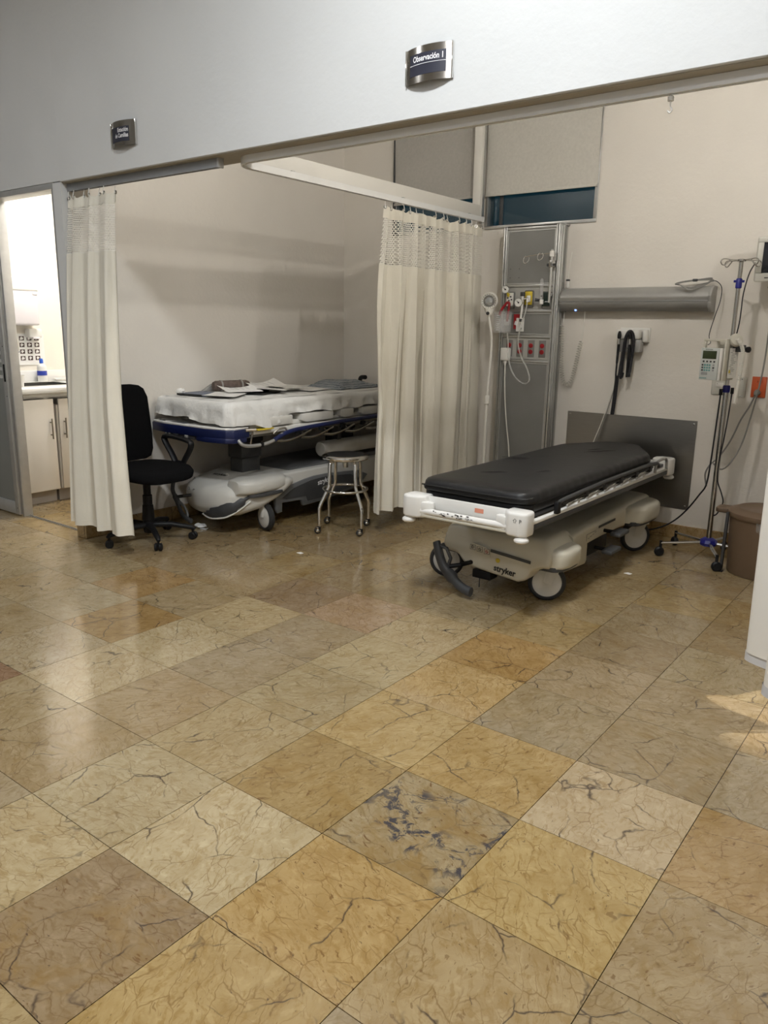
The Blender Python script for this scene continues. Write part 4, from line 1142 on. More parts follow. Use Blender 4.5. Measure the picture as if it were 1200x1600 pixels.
build(MB().box(bx - .21, bx + .09, 2.20, 2.36, .645, .668, bev=.004), 'foot_underside', 'charcoal', f1)
# push handle at the head end
build(MB().tube(spline([(-2.17, 4.19, .74), (-2.17, 4.20, .86), (-2.16, 4.19, .925), (-2.125, 4.165, .955), (-2.06, 4.14, .96)], 6), .018, 12), 'push_handle', 'black_plastic', B1)
build(MB().tube(spline([(-1.80, 4.19, .72), (-1.80, 4.20, .79)], 6), .016, 12), 'push_handle', 'black_plastic', B1)
# mattress with draped sheet
m1 = build(MB().box(bx - .365, bx + .365, 2.25, 4.16, .79, .885, bev=.03, seg=3), 'mattress', 'hub_white', B1)
def sheet():
    mb = MB(); xs0, xs1, y0, y1 = bx - .372, bx + .372, 2.242, 4.165; zt = .897
    # closed outline, evenly sampled with rounded corners
    out = []; rc = .05
    def corner(cx_, cy_, a0):
        return [Vector((cx_ + rc * math.cos(a0 + PI / 2 * k / 6), cy_ + rc * math.sin(a0 + PI / 2 * k / 6), 0)) for k in range(7)]
    pts = corner(xs1 - rc, y0 + rc, -PI / 2) + corner(xs1 - rc, y1 - rc, 0) + corner(xs0 + rc, y1 - rc, PI / 2) + corner(xs0 + rc, y0 + rc, PI)
    P_ = []; 
    for a, b in zip(pts, pts[1:] + pts[:1]):
        n_ = max(1, int((b - a).length / .022))
        for k in range(n_): P_.append(a.lerp(b, k / n_))
    N = len(P_); c = Vector((bx, 3.2, 0)); rows = []
    def drop(p):
        """hem height along the outline"""
        if p.x > bx + .3:                                  # near long side
            if p.y < 2.43: return .748
            base = .792 - .075 * math.exp(-((p.y - 2.55) / .15) ** 2) + .006 * math.sin(p.y * 9) + .005 * math.sin(p.y * 23)
            return base if p.y > 2.5 else .748 + (base - .748) * (p.y - 2.43) / .07
        if p.y < 2.4: return .780 + .006 * math.sin(p.x * 21) - .034 * max(0, (p.x - bx) / .37) ** .7
        return .80
    prof = [(.30, 0), (.18, 0), (.10, 0), (.05, 0), (.025, .003), (.008, .012), (-.001, .03), (-.004, .25), (-.006, .5), (-.007, .75), (-.008, 1)]
    for q, (ins_, dz) in enumerate(prof):
        row = []
        for i, p in enumerate(P_):
            n_ = Vector((p.x - max(xs0 + .06, min(xs1 - .06, p.x)), p.y - max(y0 + .06, min(y1 - .06, p.y)), 0)).normalized()
            w1 = noise.noise(Vector((p.x * 9, p.y * 9, dz * 3))) ; w2 = noise.noise(Vector((p.x * 22 + 7, p.y * 22, dz * 1.5 + 3)))
            if q >= 6:
                h = drop(p); z = zt - .03 - (zt - .03 - h) * dz
                w3 = noise.noise(Vector((p.x * 34, p.y * 34, dz * 1.2 + 9))) ; w4 = abs(noise.noise(Vector((p.x * 15 + 4, p.y * 15, dz * .8))))
                bul = (.017 * w1 + .012 * w2 + .009 * w3 + .022 * w4 - .006) * (.35 + dz) + (.022 * dz * math.exp(-((p.y - 2.5) / .25) ** 2) if p.x > bx + .2 else .012 * dz)
                row.append(Vector((p.x, p.y, 0)) + n_ * (bul - ins_) + Vector((0, 0, z)))
            else:
                row.append(p - n_ * ins_ + Vector((0, 0, zt - dz + .004 * w1 + (.003 * w2 if q > 1 else 0))))
        rows.append(row)
    mb.grid(rows, True)
    # top
    xsn = 26; ysn = 60; top = []
    for a in range(ysn + 1):
        y = y0 + .045 + (y1 - y0 - .09) * a / ysn
        top.append([Vector((x, y, zt + .0016 + .004 * noise.noise(Vector((x * 9, y * 9, 0))))) for x in [xs0 + .045 + (xs1 - xs0 - .09) * b / xsn for b in range(xsn + 1)]])
    mb.grid(top)
    return mb
sh = build(sheet(), 'sheet', 'cloth_white', B1, smooth=80, thick=.002)
# ---- things lying on the sheet
ZS = .9045
def paper(cx_, cy_, w_, l_, rz, z, label, m='paper_white', lines=True, curl=.004, name='paper_sheet', cat='paper', tilt=0.):
    t_ = thing(name, label, cat, (cx_, cy_, z), 'papers on the stretcher')
    mx = Matrix.Translation((cx_, cy_, z)) @ Matrix.Rotation(rz, 4, 'Z') @ Matrix.Rotation(tilt, 4, 'X')
    rows = []
    for a in range(7):
        rows.append([mx @ Vector((-w_ / 2 + w_ * b / 6, -l_ / 2 + l_ * a / 6, .0012 + (curl * .6 + curl * ((a / 3 - 1) ** 2)) * (1 - b / 6))) for b in range(7)])
    build(MB().grid(rows), 'sheet_of_paper', m, t_, smooth=60, thick=.0012)
    if lines:
        mb = MB()
        for k in range(5):
            y_ = -l_ * .35 + k * l_ * .15
            mb.add([mx @ Vector((a, b, .0034 + curl * (.6 + (2 * b / l_) ** 2) * (.5 - a / w_))) for a, b in ((-w_ * .38, y_), (w_ * .05, y_), (w_ * .05, y_ + .004), (-w_ * .38, y_ + .004))], [[0, 1, 2, 3]])
        build(mb, 'print_lines', 'print_grey', t_, smooth=0)
    return t_
# dark folder + papers
t = thing('folder', 'slim dark blue folder at the left end of the white sheet', 'folder', (-2.20, 2.45, ZS))
mx = Matrix.Translation((-2.16, 2.46, ZS)) @ Matrix.Rotation(.15, 4, 'Z')
build(MB().box(-.10, .12, -.11, .11, 0, .006, bev=.002, mx=mx), 'back_cover', 'folder_blue', t)
build(MB().box(-.10, .12, -.105, .115, .0062, .012, bev=.002, mx=mx), 'front_cover', 'folder_blue', t)
build(MB().box(-.10, .12, -.116, -.108, 0, .012, bev=.002, mx=mx), 'spine', 'print_black', t)
t = thing('tissue', 'small crumpled white tissue at the far left of the sheet', 'tissue', (-2.235, 2.36, ZS))
mb = MB().ball((-2.235, 2.36, ZS + .020), (.035, .030, .020), 14, 9)
for v in mb.v: v += Vector((.012 * noise.noise(v * 60), .012 * noise.noise(v * 60 + Vector((5, 0, 0))), .010 * noise.noise(v * 70 + Vector((0, 9, 0)))))
build(mb, 'crumple', 'paper_white', t, smooth=30)
mb = MB().prism([(-2.27, 2.345), (-2.215, 2.335), (-2.225, 2.36)], 'z', ZS + .018, ZS + .020); build(mb, 'loose_corner', 'paper_white', t)
t = thing('rolled_bag', 'brown speckled cloth roll lying behind the papers', 'roll', (-2.26, 2.80, ZS))
ax_ = Vector((.25, 1, 0)).normalized()
build(MB().lathe([(0, 0), (.028, .003), (.036, .02), (.037, .14), (.036, .26), (.028, .283), (0, .286)], Vector((-2.28, 2.68, ZS + .040)), ax_, 20), 'roll', 'roll_brown', t)
for k in (.06, .22): build(MB().ring([(.0368, -.006), (.039, -.006), (.039, .006), (.0368, .006)], Vector((-2.28, 2.68, ZS + .040)) + ax_ * k, ax_, 20), 'band', 'wedge_grey', t)
t = thing('foam_wedge', 'small grey foam wedge tucked behind the brown roll', 'wedge', (-2.31, 3.02, ZS))
build(MB().prism([(2.62, ZS), (3.12, ZS), (3.02, ZS + .035), (2.94, ZS + .060), (2.72, ZS + .05)], 'x', -2.355, -2.325, bev=.004), 'foam', 'wedge_grey', t)
build(MB().box(-2.324, -2.322, 2.80, 2.90, ZS + .012, ZS + .035), 'tag', 'paper_cream', t)
paper(-1.93, 2.48, .22, .30, .55, ZS + .010, 'large white printed page at the front of the paper spread, nearest the foot')
paper(-2.02, 2.70, .20, .26, -.35, ZS + .020, 'white paper with dark edge lying on top of the front page', curl=.020)
paper(-2.10, 2.87, .21, .30, .25, ZS + .012, 'tilted white sheet in the middle of the paper spread', curl=.022, m='paper_cream')
paper(-1.98, 2.95, .21, .28, .9, ZS + .020, 'white printed sheet overlapping the middle of the paper spread', curl=.010)
paper(-2.14, 3.05, .21, .30, -.2, ZS + .024, 'white sheet with raised corner at the back of the paper spread', curl=.034)
paper(-2.02, 3.14, .21, .28, .5, ZS + .028, 'cream sheet on the far side of the paper spread', m='paper_cream', curl=.006)
paper(-1.96, 3.34, .21, .28, .15, ZS + .001, 'single white page beside the dotted blue cloth')
t = thing('clipboard', 'dark clipboard edge showing between the white papers', 'clipboard', (-2.0, 2.78, ZS + .003))
mx = Matrix.Translation((-2.02, 2.84, ZS + .0005)) @ Matrix.Rotation(.35, 4, 'Z')
build(MB().box(-.10, .13, -.15, .15, 0, .004, bev=.001, mx=mx), 'board', 'print_black', t)
build(MB().box(-.04, .04, .12, .148, .004, .012, bev=.003, mx=mx), 'clip', 'steel_pole', t)
t = thing('folded_gown', 'blue grey dotted gown folded on the stretcher near the curtain', 'cloth', (-1.97, 3.72, ZS))
def gown(x0, x1, y0, y1, z0, h_, sd):
    rows = []
    for a in range(15):
        row = []
        for b in range(15):
            u, v = a / 14, b / 14; e = min(1, 9 * min(u, 1 - u, v, 1 - v)) ** .5
            n_ = noise.noise(Vector((u * 4 + sd, v * 4, sd))) 
            row.append(Vector((x0 + (x1 - x0) * v + .012 * n_, y0 + (y1 - y0) * u + .012 * noise.noise(Vector((v * 5, sd, u * 5))), z0 + h_ * e * (.8 + .45 * n_))))
        rows.append(row)
    m_ = MB().grid(rows)
    # underside
    return m_
build(gown(-2.14, -1.80, 3.50, 3.86, ZS, .036, 1.2), 'lower_fold', 'cloth_dotted', t, smooth=80, thick=.004)
build(gown(-2.13, -1.86, 3.58, 3.92, ZS + .022, .030, 5.7), 'upper_fold', 'cloth_dotted', t, smooth=80, thick=.004)
build(gown(-2.0, -1.80, 3.80, 4.00, ZS, .030, 9.1), 'loose_end', 'cloth_dotted', t, smooth=80, thick=.004)
# ================================================================== OFFICE CHAIR
ch = thing('office_chair', 'black swivel office chair with looped arm beside the left curtain', 'chair', (-2.08, 1.92, 0))
cc = Vector((-2.075, 1.935, 0))
hub = build(MB().lathe([(.0, .055), (.032, .055), (.036, .075), (.036, .135), (.030, .14), (.030, .30), (.024, .305), (.024, .40)], cc, n=20), 'gas_lift', 'black_plastic', ch)
build(MB().lathe([(.030, .13), (.040, .14), (.034, .235), (.027, .24)], cc, n=20), 'lift_cover', 'black_plastic', ch)
for k in range(5):
    a = math.radians(-25 + 72 * k); d = Vector((math.cos(a), math.sin(a), 0)); e = cc + d * .275
    lg = build(MB().tube([cc + d * .02 + Vector((0, 0, .105)), cc + d * .14 + Vector((0, 0, .105)), e + Vector((0, 0, .078)), e + d * .012 + Vector((0, 0, .066))], [(.020, .026), (.018, .020), (.015, .016), (.011, .012)], 10, flat=(0, 0, 1)), 'leg', 'black_plastic', ch)
    p = Vector((-d.y, d.x, 0)); q = (p + d * .5).normalized()
    for s_ in (-1, 1):
        build(MB().lathe([(0, -.009), (.020, -.009), (.025, -.004), (.025, .004), (.020, .009), (0, .009)], e + q * s_ * .014 + Vector((0, 0, .0255)), q, 18), 'caster', 'black_plastic', lg)
    build(MB().cyl(e + Vector((0, 0, .03)), e + Vector((0, 0, .07)), .008, n=8), 'caster_stem', 'black_plastic', lg)
build(MB().box(cc.x - .10, cc.x + .10, cc.y - .07, cc.y + .07, .395, .425, bev=.01), 'mechanism', 'black_plastic', ch)
build(MB().tube([(cc.x + .04, cc.y + .05, .405), (cc.x + .06, cc.y + .17, .395)], [.009, .015], 8), 'height_lever', 'black_plastic', ch)
secs = []
for z, e in ((.424, .55), (.430, .85), (.445, 1.0), (.470, 1.02), (.488, .97), (.495, .85), (.497, .6)):
    row = []
    for i in range(40):
        a = 2 * PI * i / 40; c_, s_ = math.cos(a), math.sin(a)
        X = .245 * e * math.copysign(abs(c_) ** .62, c_); Y = .245 * e * math.copysign(abs(s_) ** .62, s_)
        row.append(Vector((cc.x + .02 + X, cc.y + Y, z - (.03 * max(0, X / .24) ** 3))))
    secs.append(row)
build(MB().loft(secs), 'seat', 'black_fabric', ch, smooth=70)
secs = []
for z, w_, th in ((.50, .15, .025), (.515, .185, .03), (.56, .205, .034), (.66, .212, .036), (.80, .208, .034), (.90, .20, .032), (.955, .175, .028), (.978, .14, .024), (.986, .09, .014)):
    row = []; xc = cc.x - .205 - .03 * (z - .5) / .5 - .015 * math.sin((z - .5) * 6)
    for i in range(36):
        a = 2 * PI * i / 36; c_, s_ = math.cos(a), math.sin(a)
        Yv = w_ * math.copysign(abs(s_) ** .7, s_)
        row.append(Vector((xc + th * math.copysign(abs(c_) ** .8, c_) + .35 * Yv * Yv, cc.y + Yv, z)))
    secs.append(row)
build(MB().loft(secs), 'backrest', 'black_fabric', ch, smooth=70)
build(MB().tube(spline([(cc.x - .06, cc.y, .41), (cc.x - .22, cc.y, .415), (cc.x - .27, cc.y, .46), (cc.x - .275, cc.y, .62)], 5), [(.028, .010)] * 16, 8, flat=(0, 1, 0)), 'back_bracket', 'black_plastic', ch)
for s_ in (-1, 1):
    ya = cc.y + s_ * .250
    pts = [(cc.x - .01, ya, .465), (cc.x - .055, ya, .53), (cc.x - .115, ya, .60), (cc.x - .13, ya, .632), (cc.x - .10, ya, .648), (cc.x + .03, ya, .645), (cc.x + .13, ya, .630), (cc.x + .145, ya, .61), (cc.x + .125, ya, .57), (cc.x + .07, ya, .50), (cc.x + .05, ya, .465)]
    ar = build(MB().tube(spline(pts, 5), [(.016, .022)] * 51, 10, flat=(.7, 0, .7)), 'arm', 'black_plastic', ch)
    build(MB().box(cc.x - .03, cc.x + .075, ya - .013, ya + .013, .425, .495, bev=.01), 'arm_base', 'black_plastic', ar)
    build(MB().box(cc.x - .01, cc.x + .05, min(ya, ya - s_ * .12), max(ya, ya - s_ * .12), .421, .432, bev=.003), 'arm_plate', 'black_plastic', ar)

# ================================================================== STOOL
st = thing('stool', 'round chrome stool on four casters in front of the divider curtain', 'stool', (-1.285, 2.965, 0))
sc_ = Vector((-1.285, 2.965, 0))
se = build(MB().lathe([(0, .497), (.14, .497), (.155, .503), (.160, .512), (.157, .524), (.145, .529), (0, .527)], sc_, n=40), 'seat', 'chrome', st, smooth=50)
mb = MB().lathe([(0, 0), (.125, 0), (.13, .0012), (0, .002)], sc_ + Vector((-.01, .01, .5285)), n=32)
for v in mb.v: v += Vector((.014 * noise.noise(v * 14), .014 * noise.noise(v * 14 + Vector((3, 1, 0))), 0))
build(mb, 'seat_pad', 'black_vinyl', se)
FEET = [(-1.350, 2.772), (-1.092, 2.905), (-1.485, 3.022), (-1.228, 3.152)]
for (fx, fy) in FEET:
    d = (Vector((fx, fy, 0)) - sc_); d.z = 0; L_ = d.length; d.normalize()
    def P3(r, z): return sc_ + d * r + Vector((0, 0, z))
    lg = build(MB().tube([P3(.085, .492), P3(.112, .487), P3(.122, .465), P3(.125, .335), P3(.128, .318), P3(L_ - .006, .195), P3(L_, .175), P3(L_, .055)], .0125, 12), 'leg', 'chrome', st, smooth=50)
    build(MB().cyl(P3(L_, .036), P3(L_, .060), .010, n=10), 'stem', 'black_plastic', lg)
    ax_ = Vector((.8, -.6, 0)).normalized()
    c0 = P3(L_, 0) + Vector((-.012, -.006, .0235))
    build(MB().lathe([(0, -.010), (.018, -.010), (.0225, -.004), (.0225, .004), (.018, .010), (0, .010)], c0, ax_, 18), 'caster', 'rubber', lg)
    build(MB().ball(c0 + ax_ * .009, (.014, .014, .014), 12, 8), 'caster_cap', 'chrome', lg)
    build(MB().box(c0.x - .012, c0.x + .016, c0.y - .012, c0.y + .014, c0.z + .012, c0.z + .026, bev=.005), 'caster_hood', 'chrome', lg)
build(MB().tube([sc_ + Vector((.150 * math.cos(2 * PI * k / 48), .150 * math.sin(2 * PI * k / 48), .292)) for k in range(48)], .008, 10, closed=True), 'foot_ring', 'chrome', st)
build(MB().cyl(sc_ + Vector((0, 0, .44)), sc_ + Vector((0, 0, .498)), .02, n=14), 'screw_post', 'steel_pole', st)

# ================================================================== EXAMINATION LAMP
xl, yl = -.80, 3.98
el = thing('examination_lamp', 'cream gooseneck examination lamp standing beside the divider curtain', 'lamp', (xl, yl, 0))
build(MB().lathe([(0, .03), (.19, .03), (.20, .04), (.19, .055), (.05, .07), (.02, .09), (.018, .12)], (xl, yl, 0), n=28), 'base', 'cord_white', el)
for k in range(5):
    a = 2 * PI * k / 5; build(MB().lathe([(0, -.012), (.015, -.012), (.015, .012), (0, .012)], (xl + .17 * math.cos(a), yl + .17 * math.sin(a), .016), (math.sin(a), math.cos(a), 0), 12), 'caster', 'rubber', el)
build(MB().cyl((xl, yl, .08), (xl + .008, yl, .84), .0135, n=14), 'pole', 'cord_white', el)
build(MB().lathe([(.0135, 0), (.020, .004), (.020, .055), (.015, .065)], (xl + .008, yl, .835), n=14), 'collar', 'cord_white', el)
build(MB().tube(spline([(xl + .008, yl, .88), (xl + .014, yl, 1.02), (xl + .024, yl, 1.18), (xl + .024, yl - .005, 1.32), (xl + .006, yl - .015, 1.43), (xl + .004, yl - .02, 1.47)], 8), .0095, 10), 'gooseneck', 'cord_white', el)
hc = Vector((xl + .004, yl - .02, 1.565)); hd = (CAM - hc); hd.z = -.5; hd.x *= .6; hd.normalize()
hh = build(MB().lathe([(0, -.085), (.03, -.08), (.052, -.05), (.060, -.01), (.060, .012), (.054, .022), (.046, .018), (.034, .010), (0, .010)], hc, hd, 30), 'lamp_head', 'cord_white', el, smooth=60)
build(MB().ring([(.030, .012), (.040, .012), (.040, .020), (.030, .020)], hc, hd, 28), 'bezel', 'lamp_grey', hh)
for k in range(18):
    a = 2 * PI * k / 18; o1 = hd.orthogonal().normalized(); o2 = hd.cross(o1)
    p = hc + hd * .0195 + (o1 * math.cos(a) + o2 * math.sin(a)) * .0475
    build(MB().ball(p, .0028, 6, 5), 'vent', 'charcoal', hh) if k < 18 else None
build(MB().lathe([(0, .0), (.018, .004), (.027, .014), (.027, .018), (0, .019)], hc, hd, 24), 'lens', 'glass_lens', hh)
build(MB().tube([hc + hd * -.02 + Vector((0, 0, -.03)), hc + Vector((-.002, .005, -.075)), hc + Vector((0, .004, -.10))], [(.045, .03), (.030, .026), (.015, .015)], 14, flat=(1, .3, 0)), 'lamp_neck', 'cord_white', hh)
build(MB().lathe([(0, 0), (.012, 0), (.012, .006), (0, .008)], hc + Vector((.004, -.022, -.085)), (.3, -.9, -.2), 12), 'switch', 'charcoal', hh)

# ================================================================== SERVICE COLUMN
YC = 4.13
x0, x1 = -.80, -.365
sv = thing('service_column', 'tall grey medical service column with gas outlets and red sockets', 'service column', ((x0 + x1) / 2, 4.2, 0))
build(MB().box(x0 + .012, x1 - .012, YC + .012, YB - .001, .001, 2.072), 'cabinet', 'panel_light', sv)
for (a, b) in ((x0, x0 + .014), (x0 + .018, x0 + .030), (x1 - .030, x1 - .018), (x1 - .014, x1)):
    build(MB().box(a, b, YC - .006, YC + .012, .001, 2.075, bev=.003), 'stile', 'aluminium', sv)
for yy0 in (YC + .014, YC + .045, YC + .085):
    build(MB().box(x1 - .012, x1 + (.004 if yy0 < YC + .05 else .0), yy0, yy0 + .022, .001, 2.075, bev=.004), 'side_profile', 'aluminium' if yy0 < YC + .08 else 'panel_grey', sv)
build(MB().box(x0, x1, YC - .004, YB - .002, 2.075, 2.085, bev=.002), 'cap', 'aluminium', sv)
for z in (1.672, 1.50, 1.322, 1.150, 2.06):
    build(MB().box(x0 + .030, x1 - .030, YC - .004, YC + .010, z - .008, z + .010, bev=.003), 'cross_profile', 'aluminium', sv)
for (z0, z1, m_) in ((1.684, 2.05, 'panel_grey'), (1.512, 1.662, 'panel_light'), (1.335, 1.488, 'panel_grey'), (1.164, 1.312, 'panel_light'), (.03, 1.140, 'panel_grey')):
    build(MB().box(x0 + .032, x1 - .032, YC + .004, YC + .0115, z0, z1), 'panel', m_, sv)
    if m_ == 'panel_grey':
        f = MB(); a, b = x0 + .032, x1 - .032
        f.box(a, b, YC, YC + .004, z0, z0 + .009); f.box(a, b, YC, YC + .004, z1 - .009, z1); f.box(a, a + .009, YC, YC + .004, z0 + .009, z1 - .009); f.box(b - .009, b, YC, YC + .004, z0 + .009, z1 - .009)
        build(f, 'panel_frame', 'aluminium_satin', sv)
mb = MB()
for (x, z) in ((-.735, 1.79), (-.665, 1.79), (-.735, 1.73), (-.665, 1.73)): mb.cyl((x, YC + .002, z), (x, YC + .0045, z), .0035, n=8)
build(mb, 'screw_hole', 'charcoal', sv)
# sockets
for k, x in enumerate((-.711, -.625, -.537, -.449)):
    sp = build(MB().box(x - .026, x + .026, YC - .001, YC + .0045, 1.180, 1.298, bev=.003), 'socket_plate', 'panel_grey', sv)
    for z in (1.260, 1.217):
        so = build(MB().lathe([(.0165, 0), (.0165, .004), (.014, .005), (0, .005)], (x, YC - .001, z), (0, -1, 0), 20), 'socket', 'red_plastic', sp)
# gas outlets
def outlet(x, z, m_, hgt=.105, w_=.062):
    o_ = build(MB().box(x - w_ / 2 - .004, x + w_ / 2 + .004, YC - .004, YC + .0045, z - hgt / 2 - .012, z + hgt / 2, bev=.010, seg=3), 'gas_outlet', 'panel_grey', sv)
    build(MB().box(x - w_ / 2 + .002, x + w_ / 2 - .002, YC - .016, YC - .004, z - hgt / 2 + .006, z + hgt / 2 - .006, bev=.005), 'outlet_cover', m_, o_)
    return o_
o1 = outlet(-.722, 1.580, 'white_plastic'); o2 = outlet(-.573, 1.588, 'yellow_plastic'); o3 = outlet(-.437, 1.580, 'green_dark')
mb = MB()
for (a, b) in ((-.735, 1.590), (-.712, 1.598), (-.725, 1.572), (-.705, 1.578)): mb.box(a - .005, a + .006, YC - .0185, YC - .016, b - .004, b + .005)
build(mb, 'outlet_print', 'print_black', o1)
build(MB().box(-.745, -.720, YC - .018, YC - .016, 1.612, 1.622), 'outlet_mark', 'yellow_plastic', o1)
build(MB().box(-.462, -.412, YC - .0185, YC - .016, 1.560, 1.566), 'outlet_print', 'print_white', o3)
build(MB().box(-.580, -.552, YC - .030, YC - .016, 1.562, 1.606, bev=.004), 'outlet_body', 'white_plastic', o2)
build(MB().cyl((-.470, YC - .03, 1.572), (-.505, YC - .045, 1.575), .009, .012, 12), 'flow_knob', 'charcoal', o3)
# regulators and flow meter
def gauge(x, z, y, r, label, body):
    t_ = thing('pressure_gauge', label, 'gauge', (x, y, z), 'gauges on the service column')
    build(MB().lathe([(0, -.02), (r * .9, -.018), (r, -.010), (r, .004), (r * .92, .007), (r * .86, .003), (0, .003)], (x, y, z), (.15, -1, 0), 28), 'case', 'chrome', t_)
    build(MB().lathe([(0, .0032), (r * .85, .0032), (r * .85, .0040), (0, .0040)], (x, y, z), (.15, -1, 0), 28), 'dial', 'paper_white', t_)
    mx = frame_mx((x + .0008, y - .0045, z), (1, .15, 0), (0, 0, 1))
    build(MB().box(-r * .1, r * .6, -.0018, .0018, 0, .001, mx=mx @ Matrix.Rotation(2.4, 4, 'Z')), 'needle', 'print_black', t_)
    build(MB().lathe([(0, .004), (.006, .004), (.006, .006), (0, .006)], (x, y, z), (.15, -1, 0), 10), 'pivot', 'print_black', t_)
    body(t_); return t_
def bd1(t_):
    build(MB().cyl((-.738, YC - .034, 1.640), (-.728, YC - .018, 1.60), .008, n=10), 'stem', 'yellow_plastic', t_)
gauge(-.741, 1.648, YC - .045, .028, 'small round pressure gauge on the white gas outlet', bd1)
def bd2(t_):
    build(MB().tube([(-.598, YC - .05, 1.605), (-.600, YC - .05, 1.52), (-.606, YC - .05, 1.44)], .0075, 10), 'regulator_stem', 'white_plastic', t_)
    build(MB().box(-.613, -.585, YC - .064, YC - .036, 1.600, 1.628, bev=.004), 'regulator_cap', 'charcoal', t_)
    build(MB().cyl((-.600, YC - .05, 1.58), (-.57, YC - .028, 1.585), .008, n=10), 'connector', 'chrome', t_)
    build(MB().tube([(-.606, YC - .05, 1.445), (-.607, YC - .05, 1.425)], .009, 10), 'end_fitting', 'charcoal', t_)
gauge(-.622, 1.556, YC - .062, .031, 'round pressure gauge with white stem on the yellow gas outlet', bd2)
t = thing('flow_meter', 'clear upright flow meter tube on the dark green gas outlet', 'flow meter', (-.447, YC - .05, 1.56))
build(MB().lathe([(.011, 0), (.013, .01), (.013, .13), (.010, .145), (.006, .152), (0, .153)], (-.455, YC - .045, 1.565), (-.03, -.02, 1), 16), 'tube', 'clear_plastic', t)
build(MB().lathe([(0, 0), (.014, 0), (.014, .028), (.011, .032), (0, .032)], (-.455, YC - .045, 1.545), n=14), 'base', 'white_plastic', t)
build(MB().cyl((-.455, YC - .045, 1.556), (-.445, YC - .015, 1.560), .008, n=10), 'connector', 'chrome', t)
build(MB().ball((-.457, YC - .046, 1.60), .006, 10, 7), 'float_ball', 'print_black', t)
# suction canister
t = thing('suction_canister', 'clear plastic suction canister with measuring marks on the service column', 'canister', (-.735, YC - .075, 1.34))
cx_, cy_ = -.737, YC - .072
build(MB().lathe([(0, 0), (.056, .001), (.062, .01), (.066, .13), (.068, .135), (.066, .135), (.060, .012), (0, .004)], (cx_, cy_, 1.345), n=32), 'jar', 'clear_plastic', t)
build(MB().lathe([(.069, 0), (.070, .012), (.06, .018), (0, .020)], (cx_, cy_, 1.480), n=32), 'lid', 'clear_plastic', t)
mb = MB()
for k in range(8): mb.box(cx_ - .012, cx_ + .010, cy_ - .0685, cy_ - .0675, 1.365 + k * .014, 1.369 + k * .014)
build(mb, 'scale_mark', 'print_white', t)
build(MB().box(cx_ - .02, cx_ + .02, cy_ + .05, YC - .001, 1.40, 1.44), 'bracket', 'white_plastic', t)
t = thing('suction_tube', 'looped dark red rubber tube above the clear canister', 'tube', (-.72, YC - .07, 1.49))
build(MB().tube(spline([(-.762, cy_ - .01, 1.462), (-.748, cy_ - .01, 1.50), (-.715, cy_ - .005, 1.548), (-.698, cy_, 1.556), (-.690, cy_, 1.545), (-.694, cy_, 1.50), (-.700, cy_, 1.455)], 8), .0095, 10), 'hose', 'red_plastic', t)
build(MB().cyl((-.766, cy_ - .01, 1.448), (-.760, cy_ - .01, 1.466), .010, n=10), 'hose_end', 'charcoal', t)
build(MB().cyl((-.702, cy_, 1.425), (-.700, cy_, 1.458), .008, n=10), 'hose_tip', 'red_plastic', t)
t = thing('wall_card', 'red and white instruction card behind the suction canister', 'card', (-.645, YC - .008, 1.36))
build(MB().box(-.684, -.640, YC - .006, YC - .001, 1.375, 1.478), 'red_panel', 'red_plastic', t)
build(MB().box(-.660, -.598, YC - .010, YC - .006, 1.358, 1.452), 'white_panel', 'paper_white', t)
build(MB().prism([(-.676, 1.405), (-.655, 1.40), (-.650, 1.425), (-.668, 1.432)], 'y', YC - .013, YC - .010), 'white_tag', 'print_white', t)
mb = MB()
for (x, z) in ((-.620, 1.440), (-.620, 1.378)): mb.cyl((x, YC - .012, z), (x, YC - .010, z), .006, n=10)
build(mb, 'magnet', 'print_black', t)
t = thing('suction_hose', 'long translucent hose looping down across the red sockets', 'hose', (-.56, YC - .05, 1.0))
build(MB().tube(spline([(-.566, YC - .040, 1.565), (-.570, YC - .05, 1.50), (-.588, YC - .055, 1.42), (-.612, YC - .055, 1.33), (-.610, YC - .05, 1.25), (-.580, YC - .045, 1.17), (-.535, YC - .045, 1.10), (-.512, YC - .045, 1.03), (-.535, YC - .045, .995), (-.585, YC - .045, 1.005), (-.645, YC - .045, 1.06), (-.685, YC - .05, 1.16), (-.690, YC - .06, 1.28), (-.695, YC - .07, 1.345)], 8), .0052, 8), 'hose_wall', 'clear_tube', t)
build(MB().cyl((-.566, YC - .040, 1.56), (-.565, YC - .040, 1.585), .009, n=10), 'hose_nozzle', 'white_plastic', t)
# white power plug and cord
t = thing('power_adapter', 'white plug adapter with cord hanging from the leftmost socket', 'plug', (-.725, YC - .03, 1.15))
build(MB().box(-.757, -.690, YC - .050, YC - .0065, 1.150, 1.240, bev=.008, seg=3), 'adapter_body', 'white_plastic', t)
build(MB().lathe([(.012, 0), (.010, .02), (.006, .035)], (-.722, YC - .03, 1.150), (0, 0, -1), 12), 'strain_relief', 'white_plastic', t)
build(MB().tube(spline([(-.722, YC - .03, 1.12), (-.715, YC - .035, 1.0), (-.700, YC - .04, .85), (-.672, YC - .05, .68), (-.64, YC - .06, .52), (-.62, YC - .06, .30), (-.60, YC - .07, .02)], 8), .0042, 8), 'cord', 'cord_white', t)
